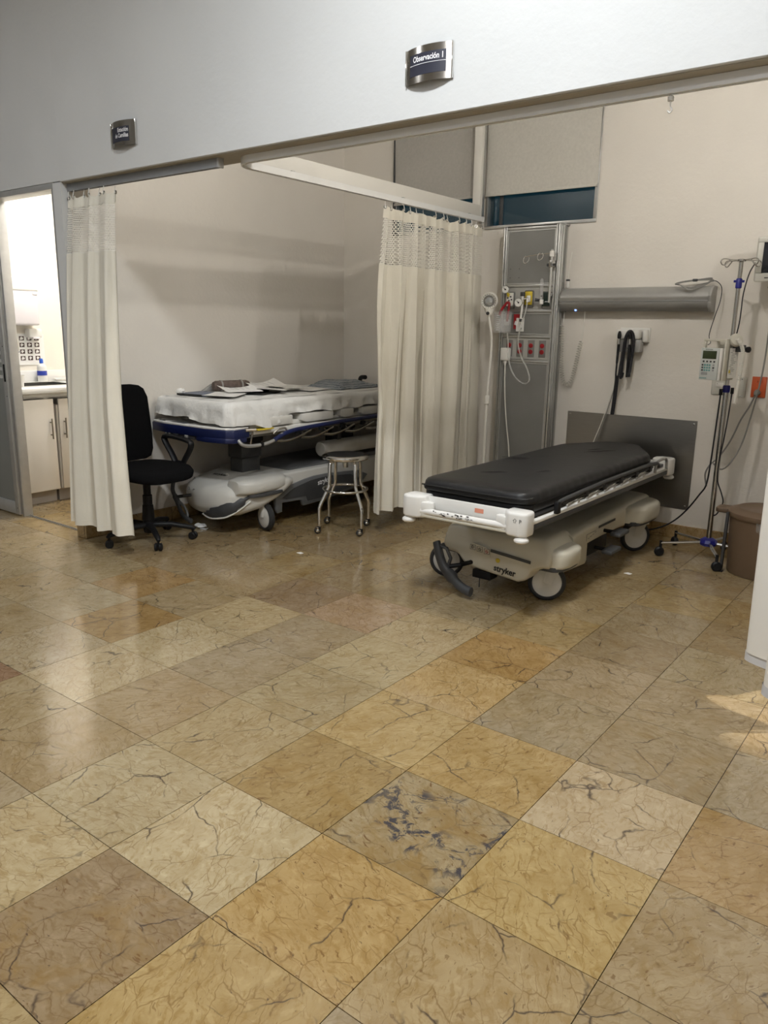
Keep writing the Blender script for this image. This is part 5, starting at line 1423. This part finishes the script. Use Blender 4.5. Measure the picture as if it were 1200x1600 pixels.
# drip hook arm
t = thing('drip_hook_arm', 'short steel pole with two ring hooks clamped to the service column', 'hook arm', (-.395, YC - .05, 1.55))
xp, yp = -.397, YC - .045
build(MB().cyl((xp, yp, 1.555), (xp, yp, 1.905), .0085, n=12), 'pole', 'chrome', t)
build(MB().cyl((xp, yp, 1.86), (xp, yp, 1.895), .016, n=14), 'collar', 'white_plastic', t)
cl = build(MB().box(xp - .014, xp + .016, yp - .014, YC - .007, 1.79, 1.835, bev=.004), 'clamp', 'steel_pole', t)
build(MB().cyl((xp - .03, yp, 1.805), (xp + .028, yp, 1.805), .010, n=10), 'clamp_knob', 'charcoal', cl)
build(MB().box(xp - .010, xp + .010, yp, YC - .007, 1.60, 1.615), 'lower_clip', 'steel_pole', t)
aw = build(MB().tube([(xp, yp, 1.882), (xp - .08, yp - .015, 1.877), (xp - .195, yp - .03, 1.862)], .0028, 8), 'arm', 'chrome', t)
for (dx, rr) in ((-.075, .026), (-.178, .026)):
    c_ = Vector((xp + dx, yp - .02 + dx * .05, 1.862 if dx > -.1 else 1.845))
    build(MB().tube([c_ + Vector((rr * .8 * math.cos(a), .01 * math.sin(a), rr * math.sin(a))) for a in [PI * .6 + 5.4 * k / 24 for k in range(25)]], .0028, 8), 'ring_hook', 'chrome', aw)

# ================================================================== BED-HEAD WALL LIGHT
t = thing('wall_light', 'long grey bed head light unit mounted on the wall above the stretcher', 'wall light', (.15, YB - .06, 1.50))
xa, xb = -.352, .655
prof = [(YB - .001, 1.655), (YB - .055, 1.655), (YB - .095, 1.632), (YB - .118, 1.595), (YB - .118, 1.585), (YB - .105, 1.560), (YB - .112, 1.555), (YB - .100, 1.525), (YB - .075, 1.500), (YB - .001, 1.500)]
build(MB().prism(prof[:5] + [(YB - .108, 1.566), (YB - .001, 1.566)], 'x', xa, xb - .02), 'upper_housing', 'lamp_grey_light', t, smooth=50)
build(MB().prism([(YB - .108, 1.5655), (YB - .112, 1.556), (YB - .100, 1.524), (YB - .075, 1.502), (YB - .001, 1.502), (YB - .001, 1.5655)], 'x', xa, xb - .02), 'lower_housing', 'lamp_grey', t, smooth=50)
build(MB().box(xa + .002, xb - .022, YB - .1155, YB - .109, 1.5645, 1.5685), 'trim_line', 'aluminium', t)
build(MB().prism([(y - .004 if y < YB - .01 else y, z + (.003 if z > 1.58 else -.003)) for y, z in prof], 'x', xb - .02, xb, bev=.004), 'end_cap', 'lamp_grey_light', t)
build(MB().prism([(y - .003 if y < YB - .01 else y, z + (.002 if z > 1.58 else -.002)) for y, z in prof], 'x', xa - .012, xa, bev=.003), 'end_cap', 'lamp_grey', t)
gl = MB().lathe([(0, 0), (.011, 0), (.011, .003), (0, .003)], (-.245, YB - .085, 1.510), (0, -.6, -.75), 16)
sw = build(gl, 'switch_ring', 'hub_white', t)
build(MB().lathe([(0, .003), (.0065, .003), (.0065, .005), (0, .005)], (-.245, YB - .085, 1.510), (0, -.6, -.75), 12), 'switch_light', 'led_blue', sw)
t = thing('call_switch', 'white hanging call switch plugged in behind the wall light', 'switch', (-.33, YB - .04, 1.66))
build(MB().box(-.348, -.326, YB - .05, YB - .03, 1.660, 1.705, bev=.004), 'body', 'white_plastic', t)
build(MB().box(-.349, -.325, YB - .051, YB - .029, 1.705, 1.718, bev=.004), 'cap', 'charcoal', t)
build(MB().tube(spline([(-.337, YB - .04, 1.716), (-.335, YB - .035, 1.80), (-.330, YB - .02, 1.90)], 6), .0025, 6), 'lead', 'cord_white', t)
t = thing('coiled_cord', 'white coiled cord hanging in a loop below the wall light', 'cord', (-.27, YB - .05, .98))
build(MB().tube(spline([(-.345, YB - .05, 1.50), (-.345, YB - .055, 1.44), (-.352, YB - .055, 1.41)], 5), .003, 6), 'straight_lead', 'cord_white', t)
build(MB().tube(coil([(-.352, YB - .055, 1.405), (-.345, YB - .055, 1.25), (-.338, YB - .05, 1.11), (-.318, YB - .045, 1.015), (-.288, YB - .045, .995), (-.258, YB - .045, 1.03), (-.238, YB - .045, 1.12), (-.218, YB - .045, 1.24), (-.205, YB - .045, 1.30)], .0130, 44), .0024, 5), 'coil', 'cord_white_shaded', t)
build(MB().tube(spline([(-.205, YB - .045, 1.30), (-.200, YB - .045, 1.33), (-.192, YB - .05, 1.42), (-.187, YB - .06, 1.505)], 6), .0025, 6), 'upper_lead', 'cord_white', t)
t = thing('cable_bundle', 'bundle of thin grey leads lying on top of the wall light', 'cable', (.55, YB - .07, 1.656))
rb = random.Random(8)
for k in range(7):
    a = rb.uniform(-.01, .01); b = rb.uniform(0, .02)
    build(MB().tube(spline([(.42 + a, YB - .07, 1.668 + b * .3), (.46, YB - .095 - b, 1.660), (.52, YB - .11 - b, 1.648 - b), (.58, YB - .10, 1.655 + a), (.64 + a, YB - .06, 1.682 + b), (.55, YB - .045, 1.688 + b * .5), (.46, YB - .05, 1.678 + b * .5)], 6, True), .0024, 5, closed=True), 'lead', 'cord_grey' if k % 2 else 'lamp_grey', t)
build(MB().box(.515, .545, YB - .065, YB - .05, 1.683, 1.70, bev=.004), 'clip', 'charcoal', t)
build(MB().tube(spline([(.62, YB - .05, 1.690), (.665, YB - .06, 1.680), (.700, YB - .075, 1.64), (.703, YB - .09, 1.56), (.690, YB - .12, 1.47), (.690, YB - .20, 1.36), (.735, YB - .32, 1.315), (.765, 3.80, 1.302)], 8), .0026, 6), 'sensor_lead', 'cord_black', t)

# ================================================================== OTOSCOPE STATION
t = thing('diagnostic_set', 'white wall mounted otoscope station with black coiled cords', 'diagnostic set', (.155, YB - .04, 1.22))
build(MB().box(.055, .262, YB - .012, YB - .001, 1.30, 1.395, bev=.005), 'back_plate', 'white_plastic', t)
build(MB().box(.055, .215, YB - .085, YB - .012, 1.318, 1.385, bev=.014, seg=3), 'top_housing', 'white_plastic', t)
build(MB().box(.065, .225, YB - .075, YB - .012, 1.235, 1.318, bev=.005), 'lower_housing', 'lamp_grey_light', t)
build(MB().box(.222, .258, YB - .05, YB - .012, 1.30, 1.385, bev=.014, seg=3), 'specula_holder', 'white_plastic', t)
build(MB().ball((.140, YB - .077, 1.262), .005, 8, 6), 'indicator', 'chrome', t)
for k, x in enumerate((.085, .160)):
    hn = build(MB().lathe([(.008, 0), (.012, .004), (.013, .024), (.010, .040), (.006, .05)], (x, YB - .095, 1.322), n=14), 'handle_head', 'black_plastic', t)
    build(MB().cyl((x, YB - .095, 1.285), (x, YB - .095, 1.322), .0085, n=12), 'handle_collar', 'steel_pole', hn)
    build(MB().cyl((x - .002, YB - .095, 1.16 if k == 0 else 1.07), (x, YB - .095, 1.285), .0075, .0095, n=12), 'handle_grip', 'black_plastic', hn)
# left cord: two strands down to a tight hanging coil
build(MB().tube(spline([(.083, YB - .095, 1.17), (.080, YB - .09, 1.10), (.082, YB - .088, 1.045)], 6), .006, 8), 'cord_strand', 'cord_black', t)
build(MB().tube(spline([(.105, YB - .06, 1.238), (.100, YB - .08, 1.15), (.098, YB - .088, 1.06)], 6), .005, 8), 'cord_strand', 'cord_black', t)
build(MB().tube(coil([(.090, YB - .088, 1.075), (.085, YB - .085, .95), (.078, YB - .08, .86), (.074, YB - .08, .815)], .0105, 44), .0042, 5), 'hanging_coil', 'cord_black', t)
build(MB().tube(coil([(.128, YB - .095, 1.10), (.122, YB - .10, 1.065), (.120, YB - .10, 1.10), (.124, YB - .10, 1.20), (.130, YB - .102, 1.31), (.148, YB - .104, 1.365), (.170, YB - .104, 1.365), (.185, YB - .102, 1.32), (.184, YB - .10, 1.22), (.176, YB - .095, 1.12), (.170, YB - .095, 1.075)], .0085, 120), .0040, 5), 'looped_coil', 'cord_black', t)
t = thing('white_lead', 'thin pale double lead hanging from otoscope station to behind the mattress', 'cord', (0.0, YB - .04, .60))
build(MB().tube(spline([(.075, YB - .02, 1.235), (.068, YB - .025, 1.10), (.030, YB - .03, .92), (-.015, YB - .04, .74), (-.06, YB - .06, .58), (-.09, YB - .07, .40)], 8), .003, 6), 'lead', 'cord_white', t)
build(MB().tube(spline([(.080, YB - .02, 1.235), (.075, YB - .025, 1.10), (.040, YB - .03, .92), (-.003, YB - .04, .74), (-.05, YB - .06, .58), (-.08, YB - .07, .40)], 8), .003, 6), 'lead', 'cord_grey', t)

# ================================================================== STEEL PLATE, SWITCH, SOCKET
t = thing('wall_guard_plate', 'brushed steel guard plate screwed to the wall behind the stretcher', 'steel plate', (.175, YB - .003, .21))
build(MB().box(-.285, .625, YB - .004, YB - .001, .205, .805, bev=.0008, seg=1), 'plate', 'steel_brushed', t)
for (x, z) in ((-.265, .785), (.603, .783), (-.265, .225), (.600, .228)):
    s_ = build(MB().lathe([(0, 0), (.007, 0), (.005, .0025), (0, .003)], (x, YB - .004, z), (0, -1, 0), 12), 'screw', 'chrome', t)
t = thing('light_switch', 'cream light switch plate behind the infusion pump', 'switch', (.730, YB - .01, .98))
build(MB().box(.688, .776, YB - .008, YB - .001, .985, 1.110, bev=.006, seg=3), 'plate', 'monitor_beige', t)
build(MB().box(.712, .758, YB - .011, YB - .008, 1.034, 1.062, bev=.003), 'rocker', 'white_plastic', t)
build(MB().box(.720, .724, YB - .0118, YB - .011, 1.052, 1.056), 'pilot_light', 'charcoal', t)
t = thing('blank_plate', 'narrow cream wall plate behind the drip stand pole', 'wall plate', (.85, YB - .01, .97))
build(MB().box(.838, .895, YB - .008, YB - .001, .975, 1.10, bev=.005, seg=3), 'plate', 'monitor_beige', t)
for z in (.985, 1.09): build(MB().lathe([(0, 0), (.004, 0), (.004, .001), (0, .0012)], (.867, YB - .008, z), (0, -1, 0), 8), 'screw', 'steel_pole', t)
t = thing('wall_socket', 'orange red emergency power socket plate on the back wall', 'socket', (.965, YB - .01, .98))
build(MB().box(.925, 1.010, YB - .009, YB - .001, .982, 1.110, bev=.003), 'plate', 'orange_plate', t)
for z in (1.080, 1.020):
    so = build(MB().lathe([(.0, 0), (.020, 0), (.019, .003), (0, .003)], (.967, YB - .009, z), (0, -1, 0), 20), 'receptacle', 'orange_plate', t)
    if z > 1.05:
        for dx in (-.007, .007): build(MB().box(.967 + dx - .0014, .967 + dx + .0014, YB - .0128, YB - .012, z - .006, z + .006), 'slot', 'print_black', so)
t = thing('cable', 'grey mains cable plugged into the orange red socket', 'cable', (.93, YB - .05, .5), 'cables around the drip stand')
build(MB().lathe([(0, 0), (.017, .001), (.019, .012), (.014, .028), (.008, .042)], (.967, YB - .013, 1.020), (-.15, -.75, -.55), 16), 'plug', 'cord_grey', t)
build(MB().tube(spline([(.960, YB - .040, .995), (.945, YB - .085, .93), (.915, YB - .13, .85), (.880, YB - .18, .72), (.84, YB - .25, .62), (.81, YB - .30, .58), (.79, YB - .32, .52), (.80, YB - .30, .44)], 8), .0052, 8), 'lead', 'cord_grey', t)

# ================================================================== DRIP STAND
px_, py_ = .870, 3.90
iv = thing('drip_stand', 'steel drip stand with blue hub and four hooks beside the bin', 'drip stand', (px_, py_, 0))
hubm = MB().lathe([(0, .0), (.040, .0), (.052, .008), (.055, .022), (.046, .040), (.030, .050), (.018, .052)], (px_, py_, .085), n=10)
hb = build(hubm, 'hub', 'hub_blue', iv, smooth=25)
LEGS = [(.985, 3.668), (.622, 3.770), (.618, 4.085), (.90, 4.165), (1.125, 3.93)]
for (fx, fy) in LEGS:
    d = Vector((fx - px_, fy - py_, 0)); L_ = d.length; d.normalize()
    a = Vector((px_, py_, .104)) + d * .04; b = Vector((fx, fy, .086))
    lg = build(MB().tube([a, b], [(.011, .013), (.008, .010)], 8, flat=(0, 0, 1)), 'leg', 'steel_pole', iv)
    build(MB().cyl((fx, fy, .05), (fx, fy, .10), .009, n=10), 'caster_stem', 'black_plastic', lg)
    q = Vector((-d.y, d.x, 0)); 
    if (fx, fy) == LEGS[1]: q = Vector((.6, -.8, 0))
    if (fx, fy) == LEGS[0]: q = Vector((.5, -.86, 0))
    build(MB().lathe([(0, -.014), (.022, -.014), (.030, -.006), (.030, .006), (.022, .014), (0, .014)], Vector((fx - d.y * .0, fy, .0305)) + d * .006, q, 22), 'caster', 'black_plastic', lg)
ca = Vector((px_, py_, 0))
build(MB().cyl(ca + Vector((0, 0, .13)), ca + Vector((0, 0, 1.055)), .0155, n=16), 'lower_pole', 'steel_pole', iv)
build(MB().lathe([(.019, 0), (.021, .006), (.021, .034), (.017, .042)], ca + Vector((0, 0, 1.028)), n=16), 'lower_collar', 'hub_blue', iv)
build(MB().cyl(ca + Vector((0, 0, 1.06)), ca + Vector((0, 0, 1.775)), .0115, n=14), 'upper_pole', 'steel_pole', iv)
col_ = build(MB().lathe([(.013, 0), (.017, .004), (.017, .050), (.013, .056)], ca + Vector((0, 0, 1.620)), n=14), 'upper_collar', 'hub_blue', iv)
build(MB().tube([ca + Vector((-.026, -.012, 1.660)), ca + Vector((.026, .012, 1.660))], [.007, .007], 8), 'collar_wing', 'hub_blue', col_)
tp_ = build(MB().lathe([(.013, 0), (.024, .004), (.024, .014), (.012, .018)], ca + Vector((0, 0, 1.765)), n=14), 'hook_plate', 'steel_pole', iv)
for k in range(4):
    a = math.radians(-37 + 90 * k); d = Vector((math.cos(a), math.sin(a), 0)); z = Vector((0, 0, 1))
    o_ = ca + z * 1.776
    build(MB().tube([o_] + spline([o_ + d * .075, o_ + d * .10 + z * .003, o_ + d * .125 + z * .001, o_ + d * .137 - z * .012, o_ + d * .128 - z * .028, o_ + d * .110 - z * .030, o_ + d * .095 - z * .018, o_ + d * .078 - z * .003], 5), .0030, 8), 'hook', 'steel_pole', tp_)

# ================================================================== INFUSION PUMP
pc = Vector((.800, 3.80, 1.10))
ip = thing('infusion_pump', 'cream infusion pump with keypad and small screen clamped on drip stand', 'pump', (.84, 3.84, 1.10))
yaw = math.radians(-14)
PM = Matrix.Translation((.795, 3.765, 1.105)) @ Matrix.Rotation(math.radians(-20), 4, 'Z') @ Matrix.Scale(1.16, 4, (1, 0, 0))
# local: x right across the face, y depth away from viewer, z up
body = build(MB().box(-.052, .062, .02, .135, .0, .180, bev=.006, mx=PM), 'body', 'pump_body', ip)
fc = build(MB().box(-.056, .046, .0, .02, -.002, .180, bev=.004, mx=PM), 'face', 'pump_face', ip)
build(MB().box(.048, .060, .002, .02, -.002, .180, bev=.003, mx=PM), 'door_edge', 'white_plastic', ip)
build(MB().box(.064, .074, .012, .045, -.004, .232, bev=.003, mx=PM), 'frame_side', 'pump_body', ip)
hm = MB().box(-.056, .074, .014, .034, .218, .232, bev=.004, mx=PM); hm.box(-.056, -.044, .014, .034, .176, .218, bev=.003, mx=PM); hm.box(.006, .016, .034, .05, .176, .222, bev=.003, mx=PM)
build(hm, 'carry_handle', 'pump_body', ip)
build(MB().box(-.044, .034, -.0015, .0, .118, .164, bev=.0006, mx=PM), 'screen', 'lcd_green', fc)
for k in range(4): build(MB().box(-.040 + k * .020, -.030 + k * .020, -.002, .0, .098, .108, bev=.0008, mx=PM), 'key', 'charcoal', fc)
for r in range(3):
    for k in range(4):
        build(MB().box(-.044 + k * .0135, -.034 + k * .0135, -.002, .0, .078 - r * .015, .088 - r * .015, bev=.0008, mx=PM), 'key', 'charcoal' if k in (0,) else 'teal_key', fc)
    build(MB().box(.018, .028, -.002, .0, .078 - r * .015, .088 - r * .015, bev=.0008, mx=PM), 'key', 'charcoal' if r == 1 else 'print_grey', fc)
build(MB().box(-.042, -.008, -.0016, .0, .026, .042, mx=PM), 'label_plate', 'print_grey', fc)
mb = MB().box(-.050, -.010, -.0014, .0, .006, .010, mx=PM); build(mb, 'maker_line', 'teal_key', fc)
build(MB().box(-.030, .010, -.0014, .0, .170, .173, mx=PM), 'maker_line', 'print_black', fc)
# paper tag on the side
build(MB().box(.0745, .0755, .05, .132, .012, .182, mx=PM), 'instruction_tag', 'paper_white', ip)
mb = MB(); rr_ = random.Random(2)
for k in range(16):
    z = .165 - k * .0088; a = .056 + rr_.uniform(0, .02)
    mb.box(.0755, .0760, a, a + rr_.uniform(.02, .05), z, z + .0028, mx=PM)
build(mb, 'tag_print', 'print_grey', ip)
build(MB().box(.0756, .0762, .058, .072, .040, .058, mx=PM), 'tag_mark', 'yellow_plastic', ip)
# drop sensor disc, coiled lead, clamp knob
build(MB().lathe([(0, 0), (.032, 0), (.038, .006), (.038, .018), (.032, .026), (0, .026)], PM @ Vector((.070, .095, .222)), PM.to_3x3() @ Vector((.75, -.55, .35)), 24), 'sensor_disc', 'pump_body', ip)
build(MB().box(.0, .062, .06, .13, .178, .222, bev=.01, mx=PM), 'top_block', 'pump_body', ip)
build(MB().tube(coil([PM @ Vector(p) for p in ((.100, .06, .235), (.118, .07, .205), (.125, .085, .16), (.122, .09, .08), (.118, .09, .0))], .0085, 30), .0035, 5), 'coiled_lead', 'cord_white', ip)
build(MB().tube([PM @ Vector((.118, .09, .0)), PM @ Vector((.114, .09, -.06)), PM @ Vector((.110, .09, -.13))], .009, 8), 'lead_end', 'cord_white', ip)
kn = PM @ Vector((.125, .12, .175)); kd = PM.to_3x3() @ Vector((1, -.15, .0))
build(MB().lathe([(.006, -.05), (.006, -.01), (.012, -.004), (.017, .004), (.017, .016), (.010, .022), (0, .023)], kn, kd, 10), 'clamp_knob', 'black_plastic', ip)
build(MB().box(.05, .11, .10, .14, .16, .20, bev=.004, mx=PM), 'clamp', 'charcoal', ip)
# cables around the drip stand
def cable(pts, r, m_, label, ends=None):
    t_ = thing('cable', label, 'cable', pts[-1], 'cables around the drip stand')
    build(MB().tube(spline(pts, 8), r, 7), 'lead', m_, t_)
    if ends: build(MB().tube([Vector(pts[0]) + Vector((0, 0, .018)), Vector(pts[0]), Vector(pts[0]) - Vector((0, 0, .018))], r * 2.2, 8), 'connector', ends, t_)
    return t_
cable([(.845, 3.885, 1.03), (.842, 3.88, .85), (.835, 3.88, .62), (.825, 3.875, .47), (.79, 3.88, .40), (.72, 3.90, .29), (.64, 3.92, .20), (.55, 3.92, .14), (.46, 3.90, .115), (.38, 3.85, .13)], .0050, 'cord_black', 'black power lead running from the drip stand to the stretcher base', 'black_plastic')
cable([(.905, 3.895, 1.04), (.900, 3.895, .90), (.892, 3.89, .76), (.880, 3.885, .60), (.885, 3.885, .50), (.915, 3.88, .43), (.93, 3.885, .37), (.905, 3.89, .30), (.885, 3.895, .28)], .0042, 'cord_black', 'black lead looping beside the lower part of the drip stand pole', 'black_plastic')
cable([(.918, 4.10, 1.80), (.895, 4.02, 1.72), (.885, 3.97, 1.60), (.888, 3.95, 1.50), (.890, 3.93, 1.42), (.880, 3.92, 1.33)], .0036, 'cord_black', 'thin black lead from the wall monitor to the infusion pump', 'black_plastic')
cable([(1.005, 4.12, 1.60), (1.015, 4.12, 1.40), (1.010, 4.12, 1.15), (.985, 4.08, .88), (.96, 4.02, .70), (.925, 3.95, .60), (.885, 3.92, .565), (.845, 3.90, .60)], .0050, 'cord_grey', 'grey lead dropping from the wall monitor past the orange socket', 'cord_grey')
cable([(.890, 3.905, 1.02), (.888, 3.905, .94), (.872, 3.915, .88), (.860, 3.92, .80)], .0034, 'cord_white', 'short white lead hanging under the infusion pump', 'white_plastic')

# ================================================================== MONITOR
t = thing('patient_monitor', 'beige patient monitor on a wall arm at the right edge', 'monitor', (1.07, 4.12, 1.62))
MM = Matrix.Translation((1.075, 4.10, 1.79)) @ Matrix.Rotation(math.radians(12), 4, 'Z') @ Matrix.Rotation(math.radians(6), 4, 'X')
build(MB().box(-.17, .17, -.02, .07, -.125, .125, bev=.012, seg=3, mx=MM), 'housing', 'monitor_beige', t)
bz = MB().box(-.165, .165, -.032, -.02, .095, .122, bev=.004, mx=MM); bz.box(-.165, .165, -.032, -.02, -.122, -.075, bev=.004, mx=MM)
bz.box(-.165, -.135, -.032, -.02, -.075, .095, bev=.004, mx=MM); bz.box(.135, .165, -.032, -.02, -.075, .095, bev=.004, mx=MM)
build(bz, 'bezel', 'monitor_beige', t)
build(MB().box(-.135, .135, -.024, -.02, -.075, .095, mx=MM), 'screen', 'screen_dark', t)
build(MB().box(-.12, .0, -.0335, -.032, .106, .110, mx=MM), 'brand_line', 'charcoal', t)
for k in range(5): build(MB().box(-.115 + k * .055, -.095 + k * .055, -.035, -.032, -.104, -.098, mx=MM), 'button', 'charcoal', t)
st_ = build(MB().box(-.06, .06, -.01, .05, -.150, -.125, bev=.004, mx=MM), 'bracket_plate', 'monitor_beige', t)
build(MB().box(-.09, .04, -.02, .06, -.162, -.150, bev=.003, mx=MM), 'bracket_shelf', 'lamp_grey', st_)
build(MB().tube([MM @ Vector((0, .03, -.16)), Vector((1.08, 4.20, 1.60)), Vector((1.08, YB - .004, 1.60))], .018, 10), 'wall_arm', 'monitor_beige', st_)
build(MB().box(1.03, 1.13, YB - .012, YB - .001, 1.53, 1.67, bev=.003), 'wall_plate', 'monitor_beige', st_)

# ================================================================== BIN
t = thing('waste_bin', 'brown plastic waste bin with lid and clear liner beside drip stand', 'bin', (1.20, 3.80, 0))
bc = (1.205, 3.80, 0)
build(MB().lathe([(0, .002), (.182, .002), (.188, .01), (.205, .345), (.199, .345), (.182, .014), (0, .012)], bc, n=40), 'bin_body', 'bin_brown', t)
ld = build(MB().lathe([(.214, .338), (.218, .348), (.216, .366), (.205, .374), (.190, .376), (.170, .388), (.155, .390), (.145, .384), (0, .386)], bc, n=40), 'lid', 'bin_brown', t)
build(MB().prism([(bc[0] - .205, 3.75), (bc[0] - .270, 3.745), (bc[0] - .282, 3.76), (bc[0] - .282, 3.84), (bc[0] - .268, 3.856), (bc[0] - .205, 3.86)], 'z', .338, .368, bev=.008, seg=2), 'lid_handle', 'bin_brown', ld)
rows = []
for a in range(25):
    g = math.radians(-95 + 45 * a / 24); rows.append([Vector((bc[0] + (.214 + .004 * math.sin(a * 2.1) - .003 * b) * math.cos(g), bc[1] + (.214 + .004 * math.sin(a * 2.1) - .003 * b) * math.sin(g), .340 - b * (.012 + .012 * math.sin(PI * a / 24)))) for b in range(5)])
build(MB().grid(rows), 'liner', 'bag_film', t, smooth=60)
t = thing('floor_bar', 'thin dark upright bar standing beside the bin', 'strut', (1.0, 3.85, 0))
build(MB().box(-.008, .008, -.012, .012, 0, .36, bev=.003, mx=Matrix.Translation((1.008, 3.685, .001)) @ Matrix.Rotation(.01, 4, 'Y')), 'bar', 'charcoal', t)  # thin dark upright bar between bin and caster
build(MB().box(.995, 1.021, 3.667, 3.703, .0005, .006, bev=.002), 'foot', 'black_plastic', t)

# ================================================================== LITTER ON THE FLOOR, CEILING FITTINGS
t = thing('tissue', 'crumpled white tissue on the floor under the left stretcher pedal', 'tissue', (-2.05, 2.30, 0))
fx, fy = -2.085, 2.36
mb = MB().ball((fx, fy, .014), (.05, .035, .013), 16, 9)
for v in mb.v: v += Vector((.012 * noise.noise(v * 55), .012 * noise.noise(v * 55 + Vector((5, 0, 0))), .006 * noise.noise(v * 70)))
for v in mb.v: v.z = max(v.z, .0006)
build(mb, 'crumple', 'paper_white', t, smooth=30)
build(MB().prism([(fx + .03, fy - .03), (fx + .085, fy - .02), (fx + .06, fy + .02)], 'z', .0008, .003), 'loose_corner', 'paper_white', t)
for (x, y, lb) in ((-1.13, 2.35, 'tiny white paper scrap on the floor in front of the stool'), (.60, 3.28, 'tiny white paper scrap on the floor beside the right stretcher')):
    t = thing('paper_scrap', lb, 'paper', (x, y, 0), 'paper scraps on the floor')
    build(MB().prism([(x - .02, y - .012), (x + .018, y - .016), (x + .022, y + .008), (x - .006, y + .015)], 'z', .0006, .003), 'scrap', 'paper_white', t)
for o in [o for o in bpy.data.objects if o.type == 'LIGHT']:
    p = o.location
    pos = {'corridor_light': 'nearest the header wall', 'corridor_light.001': 'in front of the washroom door', 'corridor_light.002': 'behind the viewer', 'bay_light': 'above the right stretcher', 'bay_light.001': 'at the far right of the bay', 'bay_light.002': 'above the foot of the left stretcher', 'washroom_light': 'over the sink', 'patch_spot_added': 'beyond the smooth right curtain'}[o.name]
    if o.data.type == 'SPOT':  # housing made up to go with the added spot
        t = thing('ceiling_light', 'small round spotlight added for the floor patch, %s' % pos, 'ceiling light', (p.x, p.y, p.z))
        build(MB().ring([(.05, .0), (.065, .0), (.065, .028), (.05, .028)], (p.x, p.y, ZC - .0285), (0, 0, 1), 24), 'trim_ring', 'white_metal', t)
        build(MB().lathe([(0, 0), (.05, 0), (.05, .004), (0, .004)], (p.x, p.y, ZC - .006), n=20), 'reflector', 'chrome', t)
        continue
    if o.data.type == 'POINT':
        t = thing('ceiling_light', 'surface mounted bulb light %s' % pos, 'ceiling light', (p.x, p.y, p.z), 'bay ceiling lights')
        build(MB().lathe([(.09, 0), (.09, -.012), (.075, -.02), (0, -.02)], (p.x, p.y, ZC - .0005), n=28), 'base', 'white_metal', t)
        build(MB().lathe([(.02, 0), (.02, -.014), (.012, -.016), (0, -.016)], (p.x, p.y, ZC - .0215), n=16), 'lamp_holder', 'white_plastic', t)
        continue
    t = thing('ceiling_light', 'recessed square ceiling light %s' % pos, 'ceiling light', (p.x, p.y, p.z), 'recessed ceiling lights')
    s_ = o.data.size / 2; f = MB(); a = s_ + .035; z0, z1 = p.z - .006, p.z + .0115
    f.box(p.x - a, p.x + a, p.y - a, p.y - s_, z0, z1); f.box(p.x - a, p.x + a, p.y + s_, p.y + a, z0, z1); f.box(p.x - a, p.x - s_, p.y - s_, p.y + s_, z0, z1); f.box(p.x + s_, p.x + a, p.y - s_, p.y + s_, z0, z1)
    build(f, 'trim_ring', 'white_metal', t)
    build(MB().box(p.x - s_, p.x + s_, p.y - s_, p.y + s_, p.z + .006, p.z + .0115), 'diffuser', 'print_white', t)
